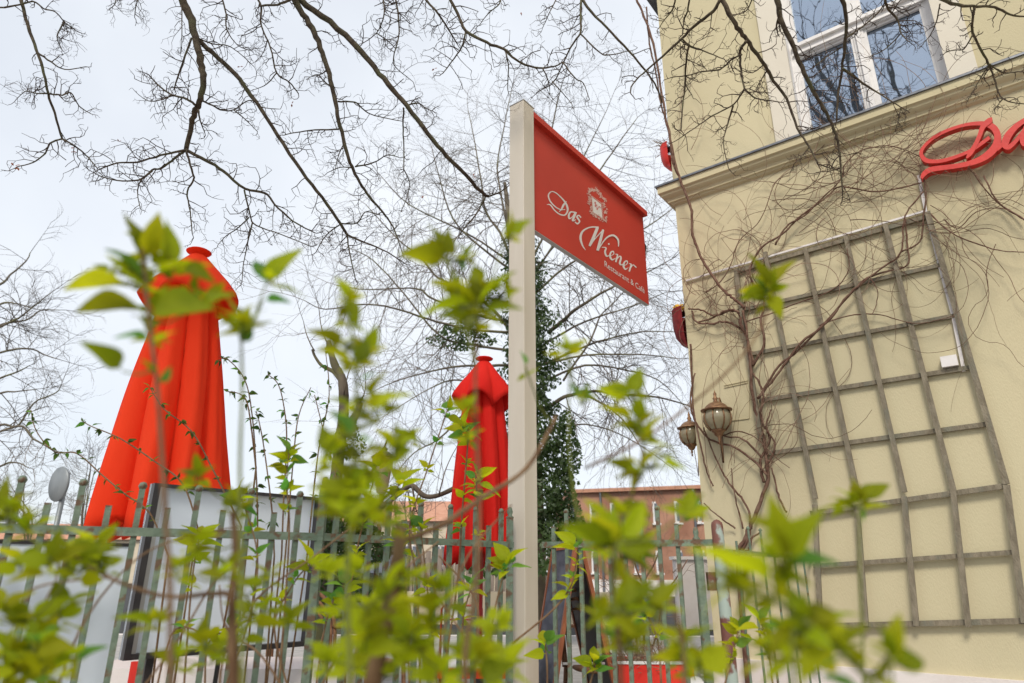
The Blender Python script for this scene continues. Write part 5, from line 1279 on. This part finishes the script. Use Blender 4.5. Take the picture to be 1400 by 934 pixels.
# A: left foreground
A_ = Shrub('tall blurred lilac-like shrub in the left foreground, in front of the big umbrella', at(235, 934, .62)[:2] if False else (at(235, 934, .62).x, .62), petr=.0011)
Y = .58
A_.stem([(240, 990), (234, 934), (232, 800), (226, 700), (220, 600), (214, 520), (206, 455), (200, 400), (194, 340)], Y, 9, 4)
for b, t, k in [((198, 402), (108, 360), 'leaf2'), ((200, 398), (150, 338), 'leaf'), ((200, 395), (168, 330), 'leaf3'), ((193, 355), (178, 286), 'leaf2'), ((198, 352), (222, 290), 'leaf'), ((218, 362), (246, 296), 'leaf'), ((206, 378), (290, 352), 'leaf2'), ((250, 362), (292, 380), 'leaf2'), ((208, 425), (110, 412), 'leaf2'), ((205, 420), (288, 414), 'leaf2'), ((262, 424), (268, 386), 'leaf3'), ((272, 418), (322, 396), 'leaf2'), ((168, 508), (124, 460), 'leaf2'), ((205, 450), (186, 420), 'leaf2'), ((208, 455), (222, 425), 'leaf2'), ((208, 465), (160, 452), 'leaf3'), ((210, 470), (240, 448), 'leaf2'), ((196, 345), (186, 318), 'leaf'), ((206, 440), (180, 405), 'leaf2'), ((206, 440), (236, 405), 'leaf'),
                ((214, 520), (195, 490), 'leaf2'), ((216, 525), (236, 500), 'leaf3')]:
    A_.px(b, t, Y, k, roll=ru(-.5, .5) + .6)
A_.stem([(330, 990), (331, 900), (330, 780), (328, 640), (331, 540), (330, 470)], .62, 7, 3.5, m_='greenstem')
for b, t, k in [((329, 462), (300, 426), 'leaf2'), ((330, 462), (338, 415), 'leaf2'), ((331, 462), (362, 430), 'leaf2'), ((328, 455), (318, 385), 'leaf2'), ((364, 388), (404, 334), 'leaf'), ((362, 388), (358, 345), 'leaf3'), ((366, 392), (420, 392), 'leaf2'), ((360, 410), (398, 408), 'leaf3'), ((330, 470), (345, 440), 'leaf3')]:
    A_.px(b, t, .62, k, roll=ru(-.4, .4) + .6)
for (x, y, sz) in ((197, 392, 62), (203, 352, 54), (196, 330, 46), (212, 425, 50), (238, 372, 52), (178, 372, 48), (285, 412, 44), (206, 462, 42), (150, 372, 44), (262, 398, 40), (330, 448, 44), (333, 430, 36), (368, 380, 36), (345, 440, 36)):
    A_.rosette(x, y, .59, sz, 3, ('leaf', 'leaf2', 'leaf2'))
A_.stem([(320, 990), (318, 934), (316, 840), (322, 760), (318, 700)], .75, 13, 8)
A_.stem([(335, 990), (322, 900), (316, 820), (290, 812), (250, 816), (210, 812), (150, 790), (100, 760)], .8, 8, 4)
for (x, y, n_, sz) in ((325, 690, 6, 46), (270, 650, 5, 40), (70, 765, 6, 52), (110, 770, 6, 54), (40, 720, 6, 46), (10, 690, 4, 48), (40, 850, 6, 58), (85, 835, 6, 50), (20, 905, 6, 60), (60, 915, 5, 50), (270, 745, 6, 48), (245, 780, 5, 44), (215, 850, 4, 50), (280, 880, 5, 44), (240, 900, 5, 44), (310, 780, 4, 44), (365, 790, 4, 40), (345, 840, 4, 44), (30, 770, 4, 50), (130, 745, 4, 60), (5, 830, 5, 56)):
    A_.rosette(x, y, ru(.68, .9), sz, n_)
A_.mass(40, 905, 70, 34, 8, .75, 46)
A_.mass(10, 715, 40, 20, 2, .8, 40)
A_.mass(120, 765, 40, 18, 3, .8, 40)
A_.mass(330, 850, 90, 60, 6, 1.0, 34)
for P, Y_ in (([(60, 1000), (110, 860), (180, 770), (250, 735), (330, 720)], 1.1), ([(300, 1000), (305, 900), (350, 820), (430, 760), (520, 690)], 1.5), ([(150, 1000), (240, 880), (290, 800), (330, 770)], 1.3), ([(0, 830), (60, 800), (150, 790)], .9), ([(420, 1000), (360, 900), (310, 860), (300, 800)], 1.4), ([(60, 1000), (50, 860), (80, 780), (60, 730)], .9)):
    pts = A_.stem(P, Y_, 3.6, 1.8, ground=P[0][1] > 900)
A_.done()

# B: middle foreground
B_ = Shrub('blurred leafy shrub in the middle foreground left of the sign post', (at(520, 934, .7).x, .7))
B_.stem([(500, 1000), (510, 934), (525, 860), (540, 790), (548, 720)], .75, 26, 16)
B_.stem([(548, 740), (600, 720), (660, 680), (720, 640), (760, 570)], .75, 9, 5, ground=False, Y1=.9)
B_.stem([(640, 1000), (636, 900), (650, 800), (655, 700), (652, 600), (650, 500), (654, 425)], .62, 8, 3.5)
B_.stem([(480, 1000), (478, 900), (475, 780), (482, 700), (484, 620), (486, 560), (487, 500), (480, 450)], .6, 8, 3.5, m_='greenstem')
B_.stem([(650, 500), (625, 400), (610, 352)], .6, 3, 2, ground=False, m_='greenstem')
B_.stem([(655, 430), (680, 360), (692, 325)], .62, 3, 2, ground=False, m_='greenstem')
for b, t, k, Y in [((474, 412), (465, 370), 'leaf', .6), ((474, 408), (490, 450), 'leaf', .6), ((470, 410), (496, 388), 'leaf2', .6), ((474, 415), (462, 440), 'leaf2', .6), ((612, 354), (552, 338), 'leaf', .6), ((604, 354), (598, 294), 'leaf2', .6), ((608, 352), (618, 310), 'leaf', .6), ((633, 372), (642, 334), 'leaf3', .62), ((634, 372), (622, 350), 'leaf3', .62), ((692, 325), (722, 290), 'leaf', .6), ((692, 322), (700, 286), 'leaf2', .6),
                   ((656, 424), (596, 376), 'leaf2', .6), ((656, 418), (702, 366), 'leaf2', .6), ((652, 418), (575, 414), 'leaf', .6), ((660, 426), (712, 408), 'leaf2', .6), ((652, 424), (618, 452), 'leaf2', .6), ((655, 410), (646, 370), 'leaf2', .6), ((656, 430), (690, 445), 'leaf', .6), ((655, 420), (672, 375), 'leaf', .6), ((655, 440), (630, 410), 'leaf2', .6), ((655, 400), (630, 378), 'leaf', .6),
                   ((468, 472), (428, 446), 'leaf2', .6), ((488, 508), (448, 466), 'leaf', .58), ((488, 505), (522, 462), 'leaf', .58), ((490, 500), (502, 460), 'leaf2', .58), ((500, 566), (556, 526), 'leaf', .58), ((500, 560), (520, 535), 'leaf', .58), ((494, 522), (514, 506), 'leaf3', .6), ((484, 596), (452, 560), 'leaf3', .55), ((486, 596), (514, 605), 'leaf3', .55), ((470, 590), (440, 600), 'leaf2', .55), ((718, 500), (712, 478), 'leaf3', .8), ((720, 512), (706, 520), 'leaf2', .8), ((722, 515), (735, 500), 'leaf2', .8)]:
    B_.px(b, t, Y, k, roll=ru(-.4, .4) + .6)
for (x, y, sz) in ((474, 410, 40), (478, 440, 34), (606, 346, 40), (652, 412, 56), (660, 392, 50), (640, 425, 50), (668, 425, 44), (625, 395, 44), (690, 400, 44), (650, 445, 40), (486, 498, 52), (470, 470, 44), (500, 480, 44), (505, 545, 46), (520, 560, 44), (482, 560, 48), (470, 600, 52), (495, 620, 46), (640, 350, 36), (700, 318, 34), (455, 670, 46), (490, 710, 44), (530, 640, 40), (545, 600, 36), (640, 560, 34), (530, 720, 40)):
    B_.rosette(x, y, .61, sz, 4, ('leaf', 'leaf', 'leaf2', 'leaf2'))
for (x, y, n_, sz, Y) in ((455, 620, 6, 50, .6), (480, 660, 6, 56, .58), (465, 690, 6, 50, .6), (500, 640, 5, 44, .6), (520, 690, 5, 46, .7), (535, 610, 5, 40, .8), (560, 600, 4, 34, .9), (640, 600, 4, 34, .9), (530, 810, 6, 60, .65), (500, 870, 6, 60, .65), (560, 870, 6, 54, .7), (610, 810, 6, 56, .7), (590, 850, 5, 48, .7), (650, 900, 6, 60, .65), (690, 910, 5, 50, .7), (680, 850, 5, 48, .8), (560, 790, 5, 48, .75), (450, 900, 6, 50, .75), (490, 780, 5, 42, .75), (470, 840, 4, 44, .75), (600, 915, 6, 56, .7), (545, 905, 5, 50, .75), (440, 780, 4, 40, .8)):
    B_.rosette(x, y, Y, sz, n_)
B_.mass(480, 670, 34, 44, 9, .62, 46, ('leaf2', 'leaf2', 'leaf3', 'leaf'))
B_.mass(560, 895, 150, 34, 12, .85, 42)
B_.mass(570, 830, 90, 40, 3, .9, 36)
for P, Y_ in (([(410, 1000), (470, 880), (530, 800), (600, 740)], 1.5), ([(700, 1000), (640, 880), (590, 800), (560, 720)], 1.4), ([(720, 1000), (660, 900), (650, 820), (600, 760)], 1.8), ([(580, 1000), (610, 850), (640, 760), (700, 690)], 1.2)):
    B_.stem(P, Y_, 3.6, 1.8)
B_.done()

# C: right of the post
C_ = Shrub('blurred leafy shrub in the foreground just right of the sign post', (at(840, 934, .7).x, .7))
C_.stem([(850, 1000), (848, 900), (838, 800), (842, 730), (870, 660), (880, 600), (868, 545)], .7, 7, 3)
C_.stem([(838, 790), (800, 740), (780, 640), (778, 540), (780, 490)], .75, 4, 2, ground=False, m_='greenstem')
C_.stem([(930, 1000), (935, 930), (930, 860), (900, 790), (850, 760)], .7, 7, 4)
for b, t, k in [((776, 486), (802, 458), 'leaf'), ((774, 484), (772, 452), 'leaf'), ((766, 492), (748, 482), 'leaf2'), ((794, 550), (782, 520), 'leaf3'), ((796, 550), (806, 522), 'leaf3'), ((862, 542), (818, 524), 'leaf'), ((862, 540), (878, 500), 'leaf'), ((866, 542), (902, 542), 'leaf2'), ((868, 578), (818, 552), 'leaf'), ((876, 592), (842, 576), 'leaf'), ((880, 602), (900, 562), 'leaf'), ((878, 604), (858, 570), 'leaf2'), ((880, 604), (888, 574), 'leaf'), ((872, 645), (828, 628), 'leaf2'), ((876, 640), (862, 676), 'leaf2'), ((882, 645), (888, 608), 'leaf2'), ((905, 635), (942, 632), 'leaf'), ((878, 650), (850, 640), 'leaf3')]:
    C_.px(b, t, .68, k, roll=ru(-.4, .4) + .6)
for b, t, k in [((842, 745), (764, 712), 'leaf2'), ((842, 745), (806, 686), 'leaf'), ((848, 740), (884, 682), 'leaf'), ((848, 755), (900, 735), 'leaf2'), ((845, 760), (852, 800), 'leaf2'), ((840, 745), (838, 690), 'leaf2'), ((842, 760), (800, 756), 'leaf'), ((932, 705), (952, 664), 'leaf'), ((930, 705), (900, 686), 'leaf2'), ((932, 705), (968, 690), 'leaf'), ((838, 835), (905, 800), 'leaf2'), ((838, 840), (872, 872), 'leaf2'), ((838, 835), (796, 856), 'leaf'), ((850, 830), (862, 780), 'leaf'), ((890, 830), (930, 790), 'leaf2'), ((930, 880), (890, 848), 'leaf'), ((935, 880), (975, 850), 'leaf'), ((935, 885), (950, 930), 'leaf'), ((960, 920), (1000, 875), 'leaf')]:
    C_.px(b, t, .62, k, roll=ru(-.4, .4) + .6)
for (x, y, sz) in ((778, 482, 38), (864, 538, 42), (870, 575, 44), (880, 598, 46), (876, 640, 46), (895, 632, 34), (800, 545, 30), (842, 740, 62), (830, 715, 56), (860, 750, 54), (812, 735, 48), (846, 700, 48), (935, 698, 40), (850, 830, 50), (880, 815, 46), (820, 840, 46), (905, 830, 44)):
    C_.rosette(x, y, .66, sz, 3, ('leaf', 'leaf2', 'leaf2'))
C_.mass(850, 730, 52, 30, 5, .75, 40); C_.mass(850, 850, 50, 30, 4, .75, 38); C_.mass(945, 890, 40, 36, 5, .75, 38)
C_.mass(930, 690, 30, 14, 2, .9, 30)
C_.done()

# D: far right foreground
D_ = Shrub('blurred leafy shrub in the lower right foreground before the trellis', (at(1150, 934, .6).x, .6))
D_.stem([(1215, 1000), (1190, 934), (1150, 890), (1100, 850), (1050, 815), (1000, 805), (965, 800)], .5, 12, 5, m_='greenstem')
D_.stem([(1080, 1000), (1085, 900), (1078, 820), (1072, 770)], .5, 6, 4, m_='greenstem')
D_.stem([(1180, 1000), (1180, 900), (1176, 790), (1175, 692)], .7, 4, 2.5, m_='greenstem')
D_.stem([(1062, 1000), (1058, 850), (1052, 700), (1050, 560), (1049, 405)], .75, 4, 2.5, m_='greenstem') if False else None
D_.stem([(800, 640), (880, 600), (960, 540), (1020, 480), (1048, 430), (1049, 405)], .75, 4, 2.5, ground=False)
D_.stem([(1215, 990), (1219, 940), (1220, 905)], .55, 4, 3, m_='greenstem')
for b, t, k, Y in [((1049, 400), (1026, 344), 'leaf2', .75), ((1050, 398), (1088, 352), 'leaf2', .75), ((1048, 400), (1008, 408), 'leaf2', .75), ((1050, 402), (1072, 430), 'leaf2', .75), ((1048, 405), (1030, 375), 'leaf3', .75), ((1052, 402), (1060, 362), 'leaf', .75), ((1176, 690), (1168, 652), 'leaf2', .72), ((1178, 688), (1216, 652), 'leaf2', .72), ((1174, 692), (1120, 690), 'leaf', .72), ((1176, 694), (1184, 712), 'leaf3', .72), ((1176, 690), (1144, 664), 'leaf', .72),
                   ((1074, 772), (1052, 672), 'leaf', .48), ((1076, 768), (1120, 690), 'leaf', .48), ((1075, 770), (1040, 700), 'leaf2', .48), ((1070, 775), (1150, 766), 'leaf3', .5), ((1060, 800), (940, 740), 'leaf', .5), ((1050, 810), (960, 785), 'leaf2', .5), ((1040, 812), (990, 850), 'leaf2', .5), ((1060, 815), (1130, 830), 'leaf', .5), ((1090, 850), (1050, 900), 'leaf2', .5), ((1100, 850), (1150, 830), 'leaf2', .5), ((1120, 870), (1180, 860), 'leaf', .5), ((1130, 880), (1090, 930), 'leaf2', .5), ((1218, 905), (1230, 836), 'leaf', .5), ((1218, 905), (1202, 850), 'leaf2', .5), ((1216, 908), (1276, 898), 'leaf2', .5), ((1190, 930), (1240, 935), 'leaf', .5), ((1160, 900), (1110, 905), 'leaf3', .5), ((1175, 915), (1150, 860), 'leaf2', .5), ((1010, 806), (975, 770), 'leaf', .5), ((1000, 808), (955, 828), 'leaf', .5), ((1085, 905), (1050, 860), 'leaf', .5), ((1085, 905), (1040, 930), 'leaf2', .5)]:
    D_.px(b, t, Y, k, roll=ru(-.4, .4) + .6)
for (x, y, Y, sz) in ((1050, 395, .75, 50), (1048, 410, .75, 44), (1176, 688, .72, 44), (1160, 690, .72, 36), (1075, 740, .5, 70), (1062, 770, .5, 60), (1060, 810, .5, 56), (1100, 850, .5, 56), (1150, 885, .5, 52), (1215, 895, .5, 52), (1010, 800, .5, 50)):
    D_.rosette(x, y, Y, sz, 3, ('leaf', 'leaf2', 'leaf2'))
D_.mass(1090, 890, 80, 40, 7, .6, 52, ('leaf', 'leaf2', 'leaf3'))
D_.done()

# E: crisper young shoots close to the fence
def shoots(label, specs, Y, size, kinds=('leaf', 'leaf', 'leaf3'), group='young leafy shoots along the fence'):
    s = Shrub(label, (at(specs[0][0][0][0], 900, Y).x, Y), petr=.0016, group=group)
    for P, n in specs:
        pts = s.stem(P, Y * ru(.93, 1.07), 3, 1.6, ground=P[0][1] > 880)
        N_ = len(pts); cams = [p for p in pts if p.z > .3]
        for k in range(n):
            q = pts[int((N_ - 1) * (1 - .55 * k / max(1, n)))]
            dd = q - CAM; dep = dd.dot(F_); x = 700 + FPX * dd.dot(RC) / dep; y = 467 - FPX * dd.dot(UC) / dep
            s.rosette(x + ru(-3, 3), y, q.y, size * (1 if k == 0 else ru(.5, .85)), 6 if k == 0 else 4, kinds)
    s.done(); return s
shoots('young bright shoots rising beside the sign post foot', [([(668, 960), (672, 860), (690, 780), (698, 768)], 2), ([(640, 960), (632, 860), (645, 800)], 2), ([(800, 960), (812, 915), (814, 905)], 2), ([(748, 960), (748, 910), (745, 880)], 1), ([(700, 880), (760, 830), (785, 790), (790, 745)], 4)], 2.2, 30)
shoots('young bright shoots climbing over the smaller umbrella', [([(600, 960), (625, 800), (632, 700), (640, 600), (638, 585)], 6), ([(648, 960), (655, 780), (652, 680), (650, 650)], 4), ([(575, 960), (570, 800), (560, 720), (585, 640), (612, 560)], 5)], 2.4, 30)
shoots('young bright shoots in front of the framed board', [([(250, 960), (262, 800), (272, 735)], 3), ([(300, 960), (340, 850), (352, 760), (330, 680)], 4), ([(400, 960), (375, 860), (400, 800), (425, 770)], 3), ([(430, 960), (440, 880), (452, 830), (470, 800)], 3), ([(380, 960), (395, 740), (392, 660), (395, 620)], 5), ([(210, 960), (240, 860), (300, 880)], 2), ([(280, 960), (285, 880), (320, 860)], 2)], 2.1, 32)
shoots('young bright shoots in the middle of the fence by the lantern', [([(470, 960), (480, 800), (500, 700), (515, 640)], 5), ([(560, 960), (555, 800), (540, 700), (545, 660)], 4), ([(520, 960), (512, 860), (545, 740)], 3), ([(600, 960), (590, 860), (575, 720)], 3)], 2.3, 32)
shoots('young bright shoots low on the right behind the gate', [([(905, 960), (900, 880), (885, 840)], 2), ([(985, 960), (1000, 900), (1010, 860)], 3), ([(1060, 960), (1050, 890), (1040, 850)], 3)], 2.0, 30)
# F: arching thin dark-leaved branches
dk = Shrub('thin arching shrub with small dark green leaves above the display board', (at(330, 900, 2.7).x, 2.7), petr=.0015)
for P in ([(230, 760), (205, 702), (170, 675), (140, 650), (105, 620), (75, 618), (50, 590), (42, 560)], [(270, 720), (250, 662), (210, 630), (165, 600), (125, 583), (112, 575)], [(330, 720), (290, 640), (262, 590), (225, 560), (205, 530)], [(352, 760), (352, 700), (350, 640), (345, 570), (335, 520), (312, 492), (300, 492)],
          [(385, 760), (388, 680), (392, 600), (388, 555), (380, 525), (366, 512)], [(375, 760), (372, 700), (362, 620), (355, 580), (350, 562)], [(390, 760), (400, 640), (408, 570), (425, 530)], [(350, 640), (340, 560), (330, 540), (310, 535)], [(420, 760), (430, 660), (438, 600), (450, 540), (445, 480)], [(455, 760), (460, 660), (445, 600), (430, 540)]):
    pts = dk.stem(P, ru(2.6, 2.9), 2.4, 1.1, ground=True)
    for q in pts[6::2]:
        if q.z < 1.1: continue
        for k in range(3):
            a = ru(0, 6.28); d = V((math.cos(a), ru(-.4, .4), math.sin(a) * .8)) * ru(.018, .042)
            dk.leaf(q, q + d, random.choice(('leafdark', 'leafdark', 'leaf3')), connect=False)
dk.done()
bpy.context.view_layer.update()
print('objects', len(bpy.data.objects), 'tris~', sum(len(o.data.polygons) for o in bpy.data.objects if o.type == 'MESH') * 2)
